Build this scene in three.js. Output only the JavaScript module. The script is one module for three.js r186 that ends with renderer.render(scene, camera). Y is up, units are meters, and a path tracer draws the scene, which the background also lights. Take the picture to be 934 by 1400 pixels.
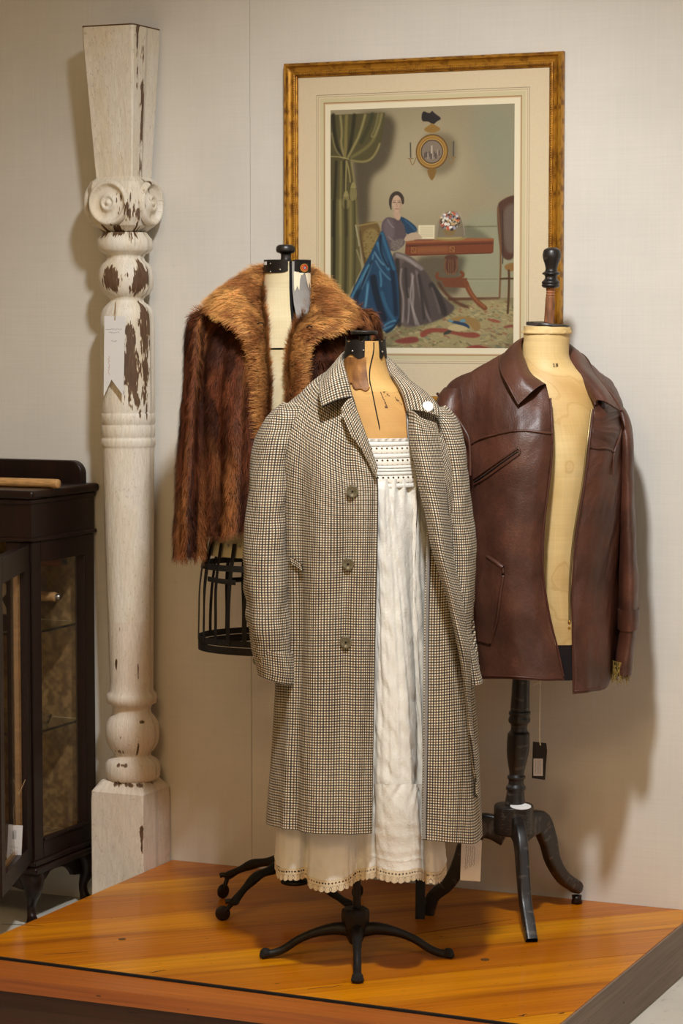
import * as THREE from 'three';
import { mergeGeometries } from 'three/addons/utils/BufferGeometryUtils.js';
import { RoundedBoxGeometry } from 'three/addons/geometries/RoundedBoxGeometry.js';
import { RectAreaLightUniformsLib } from 'three/addons/lights/RectAreaLightUniformsLib.js';

// ------------------------------------------------------------------ camera, light, exposure
const V3 = THREE.Vector3, FL = 3364.29, PSI = 0.409961, PIT = 0.0776788;
const CAM = new V3(2.19, 1.505, 5.54);
const FH = new V3(-Math.sin(PSI), 0, -Math.cos(PSI)), RT = new V3(Math.cos(PSI), 0, -Math.sin(PSI)), TO = FH.clone().negate();
const FW = FH.clone().multiplyScalar(Math.cos(PIT)).add(new V3(0, -Math.sin(PIT), 0));
const UP = new V3(0, Math.cos(PIT), 0).addScaledVector(FH, Math.sin(PIT));
const scene = new THREE.Scene();
scene.background = new THREE.Color(0.35, 0.4, 0.48);
const camera = new THREE.PerspectiveCamera(2 * Math.atan(700 / FL) * 180 / Math.PI, 934 / 1400, 0.05, 60);
camera.position.copy(CAM); camera.lookAt(CAM.clone().add(FW)); camera.updateMatrixWorld();
scene.add(camera);
const renderer = new THREE.WebGLRenderer({ antialias: true });
renderer.toneMapping = THREE.LinearToneMapping;
renderer.toneMappingExposure = 1.0;
renderer.shadowMap.enabled = true;
RectAreaLightUniformsLib.init();
function areaLight(c, i, w, h, pos, target) {
  const l = new THREE.RectAreaLight(c, i, w, h); l.position.set(...pos); l.lookAt(new V3(...target)); l.name = 'area_light'; scene.add(l); return l;
}
const SPOT = new V3(0.72, 3.0, 1.92), AIM = new V3(0.06, 0.74, 0.5), FILL = [0.6, 3.06, 4.6];
const spot = new THREE.SpotLight(new THREE.Color(0.95, 0.975, 1), 20.5, 0, 0.82, 1, 2);                 // main light from an unseen ceiling lamp, out of view over the display
spot.position.copy(SPOT); spot.target.position.copy(AIM); spot.castShadow = true; spot.shadow.radius = 5; spot.shadow.mapSize.set(2048, 2048); spot.name = 'unseen_spot_light'; scene.add(spot, spot.target);
areaLight(new THREE.Color(1, 0.68, 0.32), 12, 1.2, 1.2, [FILL[0], FILL[1], FILL[2]], [FILL[0], 0, FILL[2]]);  // unseen warm ceiling lamp, lights the low walls and shaded sides
areaLight(new THREE.Color(0.86, 0.93, 1), 1.0, 1.9, 1.5, [3.37, 1.75, 3.1], [0, 1.75, 3.1]);  // cool daylight of an unseen window on the right

// ------------------------------------------------------------------ helpers
function rng(s) { return () => { s |= 0; s = s + 0x6D2B79F5 | 0; let t = Math.imul(s ^ s >>> 15, 1 | s); t = t + Math.imul(t ^ t >>> 7, 61 | t) ^ t; return ((t ^ t >>> 14) >>> 0) / 4294967296; }; }
const hash = (x, y, s) => { let h = Math.imul(x, 374761393) + Math.imul(y, 668265263) + Math.imul(s | 0, 1442695041) | 0; h = Math.imul(h ^ h >>> 13, 1274126177); return ((h ^ h >>> 16) >>> 0) / 4294967296; };
const sm = t => t * t * (3 - 2 * t), lerp = (a, b, t) => a + (b - a) * t, cl = (x, a = 0, b = 1) => Math.min(b, Math.max(a, x));
const step = (a, b, x) => sm(cl((x - a) / (b - a)));
function vn(x, y, s = 1, px = 0, py = 0) {             // value noise, optionally periodic
  const xi = Math.floor(x), yi = Math.floor(y), fx = sm(x - xi), fy = sm(y - yi);
  const w = (a, p) => p ? ((a % p) + p) % p : a;
  const a = hash(w(xi, px), w(yi, py), s), b = hash(w(xi + 1, px), w(yi, py), s), c = hash(w(xi, px), w(yi + 1, py), s), d = hash(w(xi + 1, px), w(yi + 1, py), s);
  return lerp(lerp(a, b, fx), lerp(c, d, fx), fy);
}
function fbm(x, y, s = 1, o = 4, px = 0, py = 0) { let v = 0, a = 0.5, n = 0; for (let i = 0; i < o; i++) { v += a * vn(x, y, s + i * 17, px, py); n += a; x *= 2; y *= 2; px *= 2; py *= 2; a *= 0.5; } return v / n; }
function tex(w, h, fn, { srgb = true, size, size2, wrap = true } = {}) {
  const d = new Uint8Array(w * h * 4);
  for (let y = 0; y < h; y++) for (let x = 0; x < w; x++) {
    const c = fn(x / w, y / h, x, y), i = (y * w + x) * 4;
    if (typeof c === 'number') { d[i] = d[i + 1] = d[i + 2] = cl(c, 0, 255); d[i + 3] = 255; }
    else { d[i] = cl(c[0], 0, 255); d[i + 1] = cl(c[1], 0, 255); d[i + 2] = cl(c[2], 0, 255); d[i + 3] = 255; }
  }
  const t = new THREE.DataTexture(d, w, h); t.magFilter = THREE.LinearFilter; t.minFilter = THREE.LinearMipmapLinearFilter; t.generateMipmaps = true;
  if (wrap) t.wrapS = t.wrapT = THREE.RepeatWrapping;
  if (srgb) t.colorSpace = THREE.SRGBColorSpace;
  if (size) t.repeat.set(1 / size, 1 / (size2 || size));
  t.needsUpdate = true; return t;
}
const mix3 = (a, b, t) => [lerp(a[0], b[0], t), lerp(a[1], b[1], t), lerp(a[2], b[2], t)], mul3 = (a, k) => [a[0] * k, a[1] * k, a[2] * k];
function ray(px, py) { return FW.clone().multiplyScalar(FL).addScaledVector(RT, px - 467).addScaledVector(UP, 700 - py); }
function A(px, py, D) { const d = ray(px, py); return CAM.clone().addScaledVector(d, D / d.dot(FH)); }        // a point at a real distance D ahead of the camera
function W(px, py, z) { const d = ray(px, py); return CAM.clone().addScaledVector(d, (z - CAM.z) / d.z); }     // a point on a plane parallel to the back wall
function X(px, py, x) { const d = ray(px, py); return CAM.clone().addScaledVector(d, (x - CAM.x) / d.x); }
const m = D => D / FL;                                                                                         // metres per pixel at distance D
const CT = 0.125;                                                                                              // platform top

function cr(p, t, closed) {                             // Catmull-Rom through arrays of numbers
  const n = p.length, k = closed ? n : n - 1; let f = t * k; let i = Math.floor(f); if (!closed && i >= k) i = k - 1; f -= i;
  const g = j => closed ? p[((j % n) + n) % n] : p[cl(j, 0, n - 1)];
  const a = g(i - 1), b = g(i), c = g(i + 1), d = g(i + 2), o = [];
  for (let q = 0; q < b.length; q++) o.push(0.5 * (2 * b[q] + (c[q] - a[q]) * f + (2 * a[q] - 5 * b[q] + 4 * c[q] - d[q]) * f * f + (3 * b[q] - a[q] - 3 * c[q] + d[q]) * f * f * f));
  return o;
}
const numberedNames = {};
function numbered(n) { const k = numberedNames[n] = (numberedNames[n] ?? -1) + 1; return k ? n + '_' + String(k).padStart(3, '0') : n; }
const baseOf = new Map(), partNames = new Map();
function tag(o, label, category, group) { o.userData.label = label; o.userData.category = category; if (group) o.userData.group = group; return o; }
function thing(name, label, category, base, group) {
  const o = new THREE.Group(); o.name = numbered(name); o.position.copy(base); scene.add(o); baseOf.set(o, base.clone());
  return tag(o, label, category, group);
}
function part(parent, name, geo, mat, label) {          // geometry given in world coordinates
  const b = baseOf.get(parent), g = geo.clone().translate(-b.x, -b.y, -b.z), me = new THREE.Mesh(g, mat);
  me.name = name; me.castShadow = me.receiveShadow = true; baseOf.set(me, b); parent.add(me); if (label) me.userData.label = label; return me;
}
function solo(name, label, category, geo, mat, base, group) {
  const g = geo.clone().translate(-base.x, -base.y, -base.z), me = new THREE.Mesh(g, mat); me.name = numbered(name); me.position.copy(base); me.castShadow = me.receiveShadow = true; scene.add(me);
  return tag(me, label, category, group);
}
function struct(name, geo, mat) { const me = new THREE.Mesh(geo, mat); me.name = name; me.userData.kind = 'structure'; me.castShadow = me.receiveShadow = true; scene.add(me); return me; }
function boxUV(g) {                                     // uv in metres from the dominant axis
  const p = g.attributes.position, n = g.attributes.normal, u = new Float32Array(p.count * 2);
  for (let i = 0; i < p.count; i++) {
    const ax = Math.abs(n.getX(i)), ay = Math.abs(n.getY(i)), az = Math.abs(n.getZ(i));
    if (ax >= ay && ax >= az) { u[2 * i] = p.getZ(i); u[2 * i + 1] = p.getY(i); } else if (ay >= az) { u[2 * i] = p.getX(i); u[2 * i + 1] = p.getZ(i); } else { u[2 * i] = p.getX(i); u[2 * i + 1] = p.getY(i); }
  }
  g.setAttribute('uv', new THREE.BufferAttribute(u, 2)); return g;
}
function box(x0, x1, y0, y1, z0, z1, r = 0) {
  const g = r ? new RoundedBoxGeometry(x1 - x0, y1 - y0, z1 - z0, 2, r) : new THREE.BoxGeometry(x1 - x0, y1 - y0, z1 - z0);
  g.translate((x0 + x1) / 2, (y0 + y1) / 2, (z0 + z1) / 2); return boxUV(g);
}
function merge(list) { return mergeGeometries(list.map(g => { g = g.index ? g.toNonIndexed() : g; for (const k of Object.keys(g.attributes)) if (!['position', 'normal', 'uv'].includes(k)) g.deleteAttribute(k); return g; })); }
// a sheet or a closed tube from a grid of points: own normals, displacement, thickness, uv in metres
function gridGeo(P, o = {}) {
  const nv = P.length, nu = P[0].length, cu = o.closed;
  const at = (i, j) => P[cl(i, 0, nv - 1)][cu ? (j + nu) % nu : cl(j, 0, nu - 1)];
  const normals = () => {
    let s = 0; const N = [];
    for (let i = 0; i < nv; i++) {
      const c = new V3(); for (const p of P[i]) c.add(p); c.divideScalar(nu);
      const ref = o.axis ? new V3(o.axis.x, c.y, o.axis.z) : c, row = [];
      for (let j = 0; j < nu; j++) {
        const a = at(i, j + 1).clone().sub(at(i, j - 1)), b = at(i + 1, j).clone().sub(at(i - 1, j)), n = a.cross(b);
        if (n.lengthSq() < 1e-20) n.copy(P[i][j]).sub(ref).setY(0); n.normalize();
        s += n.dot(o.facing ? o.facing : P[i][j].clone().sub(ref)); row.push(n);
      }
      N.push(row);
    }
    if (s < 0) for (const r of N) for (const n of r) n.negate();
    return [N, s < 0];
  };
  let [N, flip] = normals();
  const U = [], Vv = [];
  for (let i = 0; i < nv; i++) { const r = [0]; for (let j = 1; j <= (cu ? nu : nu - 1); j++) r.push(r[j - 1] + at(i, j).distanceTo(at(i, j - 1))); U.push(o.uEnds ? r.map((x, j) => j < nu / 2 ? x : x - r[nu - 1] - 0.0112 * 40) : r); }
  for (let i = 0; i < nv; i++) { const r = []; for (let j = 0; j < nu; j++) r.push(i ? Vv[i - 1][j] - P[i][j].distanceTo(P[i - 1][j]) : (o.v0 || 0)); Vv.push(r); }
  if (o.disp) { P = P.map((row, i) => row.map((p, j) => p.clone().addScaledVector(N[i][j], o.disp(cu ? j / nu : j / (nu - 1), i / (nv - 1), U[i][j], Vv[i][j], p)))); [N, flip] = normals(); }
  if (!o.vCol) for (let i = 0; i < nv; i++) { const a = Vv[i].reduce((x, y) => x + y, 0) / nu; Vv[i].fill(a); }
  const pos = [], nor = [], uv = [], idx = [];
  const w = cu ? nu + 1 : nu;
  const sheet = (off, sg) => {
    const b = pos.length / 3;
    for (let i = 0; i < nv; i++) for (let j = 0; j < w; j++) {
      const p = at(i, j), n = N[i][cu ? j % nu : j];
      pos.push(p.x - n.x * off, p.y - n.y * off, p.z - n.z * off); nor.push(n.x * sg, n.y * sg, n.z * sg); uv.push(o.uvUnit ? j / (w - 1) : U[i][j], o.uvUnit ? 1 - i / (nv - 1) : Vv[i][j % nu]);
    }
    for (let i = 0; i < nv - 1; i++) for (let j = 0; j < w - 1; j++) {
      const a = b + i * w + j, q = [a, a + 1, a + w, a + w, a + 1, a + w + 1]; if (flip !== (sg < 0)) q.reverse(); idx.push(...q);
    }
    return b;
  };
  sheet(0, 1);
  if (o.thick) {
    sheet(o.thick, -1);
    const rim = (list, dir) => {
      for (let k = 0; k < list.length - 1; k++) {
        const [i, j] = list[k], [i2, j2] = list[k + 1], b = pos.length / 3;
        for (const [ii, jj] of [[i, j], [i2, j2]]) for (const off of [0, o.thick]) {
          const p = at(ii, jj), n = N[ii][cu ? jj % nu : jj]; pos.push(p.x - n.x * off, p.y - n.y * off, p.z - n.z * off);
          const e = dir(ii, jj).clone().sub(p).negate().normalize(); nor.push(e.x, e.y, e.z); uv.push(U[ii][jj], Vv[ii][jj % nu] + off);
        }
        idx.push(b, b + 1, b + 2, b + 2, b + 1, b + 3);
      }
    };
    const J = Array.from({ length: w }, (_, j) => j), I = Array.from({ length: nv }, (_, i) => i);
    rim(J.map(j => [0, j]), (i, j) => at(1, j)); rim(J.map(j => [nv - 1, j]), (i, j) => at(nv - 2, j));
    if (!cu) { rim(I.map(i => [i, 0]), (i) => at(i, 1)); rim(I.map(i => [i, nu - 1]), (i) => at(i, nu - 2)); }
  }
  for (const [on, i] of [[o.capA, 0], [o.capB, nv - 1]]) if (on) {
    const b = pos.length / 3, c = new V3(); for (const p of P[i]) c.add(p); c.divideScalar(nu);
    const n = c.clone().sub((() => { const q = new V3(); const r = P[i ? nv - 2 : 1]; for (const p of r) q.add(p); return q.divideScalar(nu); })()); if (n.lengthSq() < 1e-16) n.set(0, i ? -1 : 1, 0); n.normalize();
    for (const p of [...P[i], c]) { pos.push(p.x, p.y, p.z); nor.push(n.x, n.y, n.z); uv.push(p.x, p.z); }
    for (let j = 0; j < nu; j++) idx.push(b + j, b + (j + 1) % nu, b + nu);
  }
  const g = new THREE.BufferGeometry();
  g.setAttribute('position', new THREE.Float32BufferAttribute(pos, 3)); g.setAttribute('normal', new THREE.Float32BufferAttribute(nor, 3)); g.setAttribute('uv', new THREE.Float32BufferAttribute(uv, 2)); g.setIndex(idx);
  g.userData = {}; g.grid = P; g.gridN = N; return g;
}
function resample(rows, nu, nv, closed) {
  const R = rows.map(r => Array.from({ length: nu }, (_, j) => cr(r, closed ? j / nu : j / (nu - 1), closed)));
  const out = []; for (let i = 0; i < nv; i++) { const v = i / (nv - 1); out.push(Array.from({ length: nu }, (_, j) => new V3(...cr(R.map(r => r[j]), v)))); }
  return out;
}
// rows of [px, py, d]: d is metres in front of a thing standing at distance D
function surf(rows, D, o) { return gridGeo(resample(rows.map(r => r.map(([x, y, d]) => A(x, y, D - (d || 0)).toArray())), o.nu || 40, o.nv || 40, o.closed), o); }
// stacked cross-sections [px, py, half width px, half depth m, centre d, slope px]
function loft(rings, D, o = {}) {
  const n = 24, e = 2 / (o.e || 2), sp = x => Math.sign(x) * Math.pow(Math.abs(x), e);
  const rows = rings.map(([x, y, w, hd, dc = 0, sl = 0]) => Array.from({ length: n }, (_, k) => {
    const a = k / n * Math.PI * 2 + (o.start ?? 0), h = hd ?? w * m(D), c = sp(Math.cos(a)), s = sp(Math.sin(a));
    const p = A(x, y, D).addScaledVector(RT, c * w * m(D)).addScaledVector(TO, dc + s * h); p.y -= c * sl * m(D); return p.toArray();
  }));
  return gridGeo(resample(rows, o.nu || 40, o.nv || rings.length * 5, true), { closed: true, ...o });
}
// a bar of varying elliptical or boxy section along world points
function sweep(pts, rad, o = {}) {
  const c = new THREE.CatmullRomCurve3(pts, false, 'centripetal'), n = o.n || 30, k = o.k || 14, e = 2 / (o.e || 2), sp = x => Math.sign(x) * Math.pow(Math.abs(x), e), P = [];
  for (let i = 0; i < n; i++) {
    const t = i / (n - 1), p = c.getPointAt(t), T = c.getTangentAt(t), side = (o.side ? o.side.clone() : new V3().crossVectors(T, new V3(0, 1, 0)));
    if (side.lengthSq() < 1e-8) side.copy(RT); side.addScaledVector(T, -side.dot(T)).normalize(); const up = new V3().crossVectors(side, T).normalize();
    const r = typeof rad === 'function' ? rad(t) : rad, a = Array.isArray(r) ? r[0] : r, b = Array.isArray(r) ? r[1] : r;
    P.push(Array.from({ length: k }, (_, j) => { const q = j / k * Math.PI * 2 + 0.2; return p.clone().addScaledVector(side, sp(Math.cos(q)) * a).addScaledVector(up, sp(Math.sin(q)) * b); }));
  }
  return gridGeo(P, { closed: true, capA: true, capB: true, ...o.geo });
}
function ball(p, r, sx = 1, sy = 1, sz = 1) { const g = new THREE.SphereGeometry(r, 16, 12); g.scale(sx, sy, sz); g.translate(p.x, p.y, p.z); return g; }
function disc(p, n, r, h, seg = 32) { const g = new THREE.CylinderGeometry(r, r, h, seg); g.applyQuaternion(new THREE.Quaternion().setFromUnitVectors(new V3(0, 1, 0), n.clone().normalize())); g.translate(p.x, p.y, p.z); return g; }
function lathe(pts, p, n = new V3(0, 1, 0), seg = 40) { const g = new THREE.LatheGeometry(pts.map(q => new THREE.Vector2(...q)), seg); g.applyQuaternion(new THREE.Quaternion().setFromUnitVectors(new V3(0, 1, 0), n.clone().normalize())); g.translate(p.x, p.y, p.z); return g; }
// the point of a draped surface met by looking along a picture direction
function projector(geo, ax) {
  const flat = geo.grid.flat(), flatN = geo.gridN.flat();
  const scr = flat.map(p => { const v = p.clone().sub(CAM), w = v.dot(FW); return [467 + FL * v.dot(RT) / w, 700 - FL * v.dot(UP) / w, p.clone().sub(ax).dot(TO)]; });
  return (x, y, off = 0) => { let b = 1e9, k = 0; for (let i = 0; i < scr.length; i++) { if (scr[i][2] < 0.0) continue; const q = (scr[i][0] - x) ** 2 + (scr[i][1] - y) ** 2; if (q < b) { b = q; k = i; } } const d = ray(x, y).normalize(), n = flatN[k], s = flat[k].clone().sub(CAM).dot(n) / d.dot(n), p = CAM.clone().addScaledVector(d, s); if (p.distanceTo(flat[k]) > 0.02) p.copy(flat[k]); return p.addScaledVector(n, off); };
}
function lineOn(pts, D, r, n = 40) { return sweep(pts.map(([x, y, d]) => A(x, y, D - d)), r, { n, k: 8 }); }
function canvasTex(w, h, draw) { const c = document.createElement('canvas'); c.width = w; c.height = h; const x = c.getContext('2d'); draw(x, w, h); const t = new THREE.CanvasTexture(c); t.colorSpace = THREE.SRGBColorSpace; t.magFilter = THREE.LinearFilter; return t; }
const std = o => new THREE.MeshPhysicalMaterial({ roughness: 0.8, side: THREE.DoubleSide, ...o });

// ------------------------------------------------------------------ materials
const M = {};
{
  const wt = tex(512, 512, (u, v) => { const k = 0.965 + 0.05 * fbm(u * 6, v * 6, 3, 4, 6, 6) + 0.012 * (vn(u * 256, v * 8, 5, 256, 8) - 0.5) + 0.012 * (vn(u * 8, v * 256, 6, 8, 256) - 0.5) - (vn(u * 60, v * 60, 9, 60, 60) > 0.985 ? 0.03 : 0); return [226 * k, 221 * k, 211 * k]; }, { size: 0.8 });
  const wb = tex(512, 512, (u, v) => 128 + 60 * (vn(u * 170, v * 6, 5, 170, 6) - 0.5) + 60 * (vn(u * 6, v * 170, 6, 6, 170) - 0.5), { srgb: false, size: 0.5 });
  M.wall = std({ map: wt, bumpMap: wb, bumpScale: 0.0004, roughness: 0.75 });
  M.ceiling = std({ color: '#e9e4da', roughness: 0.9 });
  M.floor = std({ map: tex(512, 512, (u, v) => { const k = 0.93 + 0.1 * fbm(u * 8, v * 8, 21, 5, 8, 8); const sp = fbm(u * 60, v * 60, 33, 2, 60, 60); const c = [214 * k, 209 * k, 196 * k]; return sp > 0.82 ? mix3(c, [166, 154, 134], 0.4) : c; }, { size: 0.9 }), roughness: 0.55 });
  M.frameWhite = std({ color: '#e6e1d6', roughness: 0.5 });
  // orange varnished boards, four variants
  const grain = (seed, base, dark) => tex(512, 256, (u, v) => {
    const w = v + 0.02 * (fbm(u * 3, v * 4, seed, 3, 3, 4) - 0.5), f = fbm(u * 2, w * 34, seed + 1, 3, 2, 34), fine = vn(u * 8, w * 170, seed + 2, 8, 170), big = fbm(u * 2, v * 3, seed + 3, 3, 2, 3);
    let c = mix3(base, dark, cl(0.5 * Math.pow(f, 1.6) + 0.55 * (big - 0.5) + 0.02)); const pit = vn(u * 26, v * 90, seed + 5, 26, 90); if (pit > 0.975) c = mul3(c, 0.5);
    const bd = Math.exp(-(((w - 0.62) / 0.05) ** 2)) * fbm(u * 2, v * 6, seed + 7, 2, 2, 6); c = mix3(c, mul3(dark, 0.8), cl(bd * 0.55)); return mul3(c, 0.93 + 0.14 * fine);
  }, { size: 0.9, size2: 0.37 });
  M.board = [[212, 132, 0], [202, 121, 0], [218, 142, 0], [196, 116, 0]].map((b, i) => std({ map: grain(50 + i * 11, b, [140, 62, 2]), roughness: 0.42, specularIntensity: 0.4, clearcoat: 0.28, clearcoatRoughness: 0.12 }));
  M.nosing = std({ map: grain(140, [186, 104, 30], [112, 50, 12]), roughness: 0.45, clearcoat: 0.2, clearcoatRoughness: 0.3 });
  M.fascia = std({ map: grain(155, [76, 40, 16], [24, 13, 7]), roughness: 0.6 });
  M.greyBoard = std({ map: grain(170, [142, 122, 106], [92, 76, 64]), roughness: 0.6 });
  M.plug = std({ color: '#5a3a14', roughness: 0.5 });
  M.dark = std({ color: '#0b0806', roughness: 0.9 });
  // cast iron and blackened wood
  const iron = tex(256, 256, (u, v) => 128 + 130 * (fbm(u * 28, v * 28, 7, 3, 28, 28) - 0.5), { srgb: false, size: 0.12 });
  M.iron = std({ color: '#1d1a18', metalness: 0.35, roughness: 0.5, bumpMap: iron, bumpScale: 0.001 });
  M.strap = std({ color: '#221e1a', metalness: 0.5, roughness: 0.5, bumpMap: iron, bumpScale: 0.0004 });
  M.ebony = std({ map: tex(256, 256, (u, v) => { const w = fbm(u * 10, v * 30, 4, 4, 10, 30), k = vn(u * 20, v * 40, 9, 20, 40); return w > 0.66 ? [70, 62, 56] : mul3([27, 22, 20], 0.8 + 0.5 * k); }, { size: 0.3 }), roughness: 0.42, clearcoat: 0.25, clearcoatRoughness: 0.3, bumpMap: iron, bumpScale: 0.0004 });
  M.rod = std({ map: tex(128, 256, (u, v) => mul3([139, 88, 54], 0.75 + 0.5 * vn(u * 18, v * 6, 12, 18, 6)), { size: 0.1 }), roughness: 0.6 });
  M.mahogany = std({ map: tex(256, 512, (u, v) => mul3([31, 14, 9], 0.6 + 0.7 * fbm(u * 22, v * 3, 31, 4, 22, 3)), { size: 0.4 }), roughness: 0.42, clearcoat: 0.1, clearcoatRoughness: 0.25, specularIntensity: 0.6 });
  M.brocade = std({ map: tex(512, 512, (u, v) => { const a = Math.sin(u * 100.5) * Math.sin(v * 100.5), n = fbm(u * 24, v * 24, 3, 3, 24, 24); return mix3([150, 118, 68], [102, 72, 34], cl(0.5 + 0.16 * a + 2.2 * (n - 0.5))); }, { size: 0.35 }), roughness: 0.85 });
  M.glass = new THREE.MeshPhysicalMaterial({ color: '#ffffff', transmission: 1, roughness: 0.02, thickness: 0, ior: 1.5, side: THREE.DoubleSide });
  M.glassSolid = new THREE.MeshPhysicalMaterial({ color: '#ffffff', transmission: 1, roughness: 0.02, thickness: 0.006, ior: 1.5, attenuationColor: new THREE.Color(0.35, 0.7, 0.55), attenuationDistance: 0.08 });
  M.palewood = std({ map: tex(256, 128, (u, v) => mul3([196, 148, 92], 0.8 + 0.35 * fbm(u * 4, v * 26, 3, 3, 4, 26)), { size: 0.2 }), roughness: 0.55 });
  M.redwood = std({ color: '#7a3f1f', roughness: 0.5 });
  M.steel = std({ color: '#b9b4aa', metalness: 0.9, roughness: 0.3 });
  M.brass = std({ color: '#b98a3c', metalness: 0.9, roughness: 0.35 });
  M.gilt = std({ map: tex(256, 256, (u, v) => { const n = fbm(u * 14, v * 14, 41, 4, 14, 14); return mix3([190, 136, 44], [112, 70, 20], cl(2.4 * (n - 0.42))); }, { size: 0.2 }), metalness: 0.55, roughness: 0.42 });
  M.giltDark = std({ color: '#6b431a', metalness: 0.4, roughness: 0.45 });
  M.paper = std({ color: '#ece9e4', roughness: 0.85 });
  M.string = std({ color: '#efe6d2', roughness: 0.95 });
  M.twine = std({ color: '#a98c66', roughness: 0.95 });
  M.blackCard = std({ color: '#17120f', roughness: 0.6 });
  // overcoat check: 9 mm shepherd's check woven of single yarns
  const HT = 256, per = 32;
  const stripe = x => { const k = x % per; return k < 8 ? 2 : k >= 16 && k < 24 ? 1 : 0; }, yarn = [[238, 227, 200], [96, 66, 42], [38, 26, 18]];
  const check = (x, y) => { const over = (((x >> 1) + (y >> 1)) & 3) < 2; return [over ? stripe(x) : stripe(y), over ? 1 : 0, over ? (x & 1) : (y & 1), Math.max(stripe(x), stripe(y))]; };
  const ht = tex(HT, HT, (u, v, x, y) => { const [d, , , e] = check(x, y); const n = vn(u * 128, v * 128, 3, 128, 128), b = fbm(u * 8, v * 8, 8, 3, 8, 8); return mul3(mix3(yarn[d], yarn[e], 0.5), 0.82 + 0.28 * n + 0.18 * (b - 0.5)); }, { size: 0.0112 * 8 });
  const htb = tex(HT, HT, (u, v, x, y) => { const [, , e] = check(x, y); return 110 + (e ? 60 : 0) + 60 * vn(u * 128, v * 128, 5, 128, 128); }, { srgb: false, size: 0.0112 * 8 });
  M.check = std({ map: ht, bumpMap: htb, bumpScale: 0.0006, roughness: 0.92, sheen: 0.1, sheenRoughness: 0.6, sheenColor: new THREE.Color(0.8, 0.76, 0.7) });
  M.binding = std({ color: '#8d8883', roughness: 0.45 });
  M.horn = std({ map: tex(128, 128, (u, v) => mix3([126, 116, 90], [74, 64, 46], fbm(u * 4, v * 4, 6, 3)), {}), roughness: 0.3, clearcoat: 0.5 });
  // cotton, lace
  const cb = tex(512, 512, (u, v) => 128 + 150 * (fbm(u * 10, v * 5, 13, 4, 10, 5) - 0.5) + 30 * (vn(u * 200, v * 200, 2, 200, 200) - 0.5), { srgb: false, size: 0.35 });
  M.cotton = std({ map: tex(256, 256, (u, v) => { const n = fbm(u * 5, v * 5, 17, 4, 5, 5); return mul3([244, 240, 230], 0.95 + 0.1 * n); }, { size: 0.4 }), bumpMap: cb, bumpScale: 0.003, roughness: 0.85, transmission: 0.12, thickness: 0 });
  const laceA = tex(128, 64, (u, v) => { const x = (u * 4) % 1, h = Math.hypot((x - 0.5), (v - 0.3) * 1.1); const scal = v < 0.16 - 0.15 * Math.cos((x - 0.5) * 6.28318) * -1 ? 0 : 1; const hole = (h > 0.13 && h < 0.2 && ((Math.atan2(v - 0.3, x - 0.5) * 2.6) % 1 + 1) % 1 > 0.35) || Math.hypot((u * 8) % 1 - 0.5, (v - 0.72) * 4) < 0.26 || Math.hypot((u * 16 + 0.5) % 1 - 0.5, (v - 0.5) * 8) < 0.24; return v < 0.13 * (1 - Math.cos((x) * 6.28318)) / 2 || hole ? 0 : 255; }, { srgb: false });
  laceA.wrapT = THREE.ClampToEdgeWrapping;
  M.lace = std({ color: '#e2d4b6', alphaMap: laceA, alphaTest: 0.5, roughness: 0.9 });
  const eyeA = tex(64, 64, (u, v) => Math.hypot((u * 2) % 1 - 0.5, (v * 2) % 1 - 0.5) < 0.2 ? 0 : 255, { srgb: false, size: 0.022 });
  M.eyelet = std({ color: '#efe8d9', alphaMap: eyeA, alphaTest: 0.5, roughness: 0.9 });
  // leather
  const lb = tex(512, 512, (u, v) => { const n = vn(u * 120, v * 120, 3, 120, 120), w = fbm(u * 12, v * 12, 8, 4, 12, 12); return 128 + 50 * (n - 0.5) + 90 * (w - 0.5); }, { srgb: false, size: 0.25 });
  const lc = (a, b, s) => tex(256, 256, (u, v) => { const n = fbm(u * 5, v * 5, s, 5, 5, 5), f = vn(u * 90, v * 90, s + 4, 90, 90); return mul3(mix3(a, b, cl(1.8 * (n - 0.3))), 0.92 + 0.14 * f); }, { size: 0.35 });
  M.leather = std({ map: lc([92, 54, 39], [62, 34, 24], 71), bumpMap: lb, bumpScale: 0.0014, roughness: 0.46, clearcoat: 0.12, clearcoatRoughness: 0.35 });
  M.leatherEdge = std({ color: '#4d271c', roughness: 0.45, bumpMap: lb, bumpScale: 0.0008 });
  M.thread = std({ color: '#c9a06a', roughness: 0.8 });
  M.lining = std({ color: '#6f5526', roughness: 0.8 });
  M.fray = std({ color: '#8f7434', roughness: 0.9 });
  M.zip = std({ color: '#8a7650', metalness: 0.7, roughness: 0.4 });
  M.blackRib = std({ map: tex(64, 16, (u) => { const k = 0.6 + 0.4 * Math.abs(Math.sin(u * 25.13)); return [34 * k, 22 * k, 21 * k]; }, { size: 0.03 }), roughness: 0.95 });
  // form canvas
  const canvasC = (a, b, st, s) => tex(512, 512, (u, v) => { const n = fbm(u * 5, v * 5, s, 5, 5, 5), w = vn(u * 220, v * 6, s, 220, 6) * 0.5 + vn(u * 6, v * 220, s + 1, 6, 220) * 0.5, q = fbm(u * 3, v * 3, s + 9, 4, 3, 3); let c = mix3(a, b, cl(2 * (n - 0.3))); const q2 = q + 0.1 * (fbm(u * 14, v * 9, s + 30, 3, 14, 9) - 0.5), ring = Math.abs(q2 - 0.6); if (ring < 0.009) c = mix3(c, st, 0.2); c = mix3(c, st, 0.3 * step(0.5, 0.72, q2)); return mul3(c, 0.97 + 0.06 * w); }, { size: 0.5 });
  const cvb = tex(256, 256, (u, v) => 128 + 60 * (vn(u * 120, v * 4, 5, 120, 4) - 0.5) + 60 * (vn(u * 4, v * 120, 6, 4, 120) - 0.5), { srgb: false, size: 0.15 });
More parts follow.
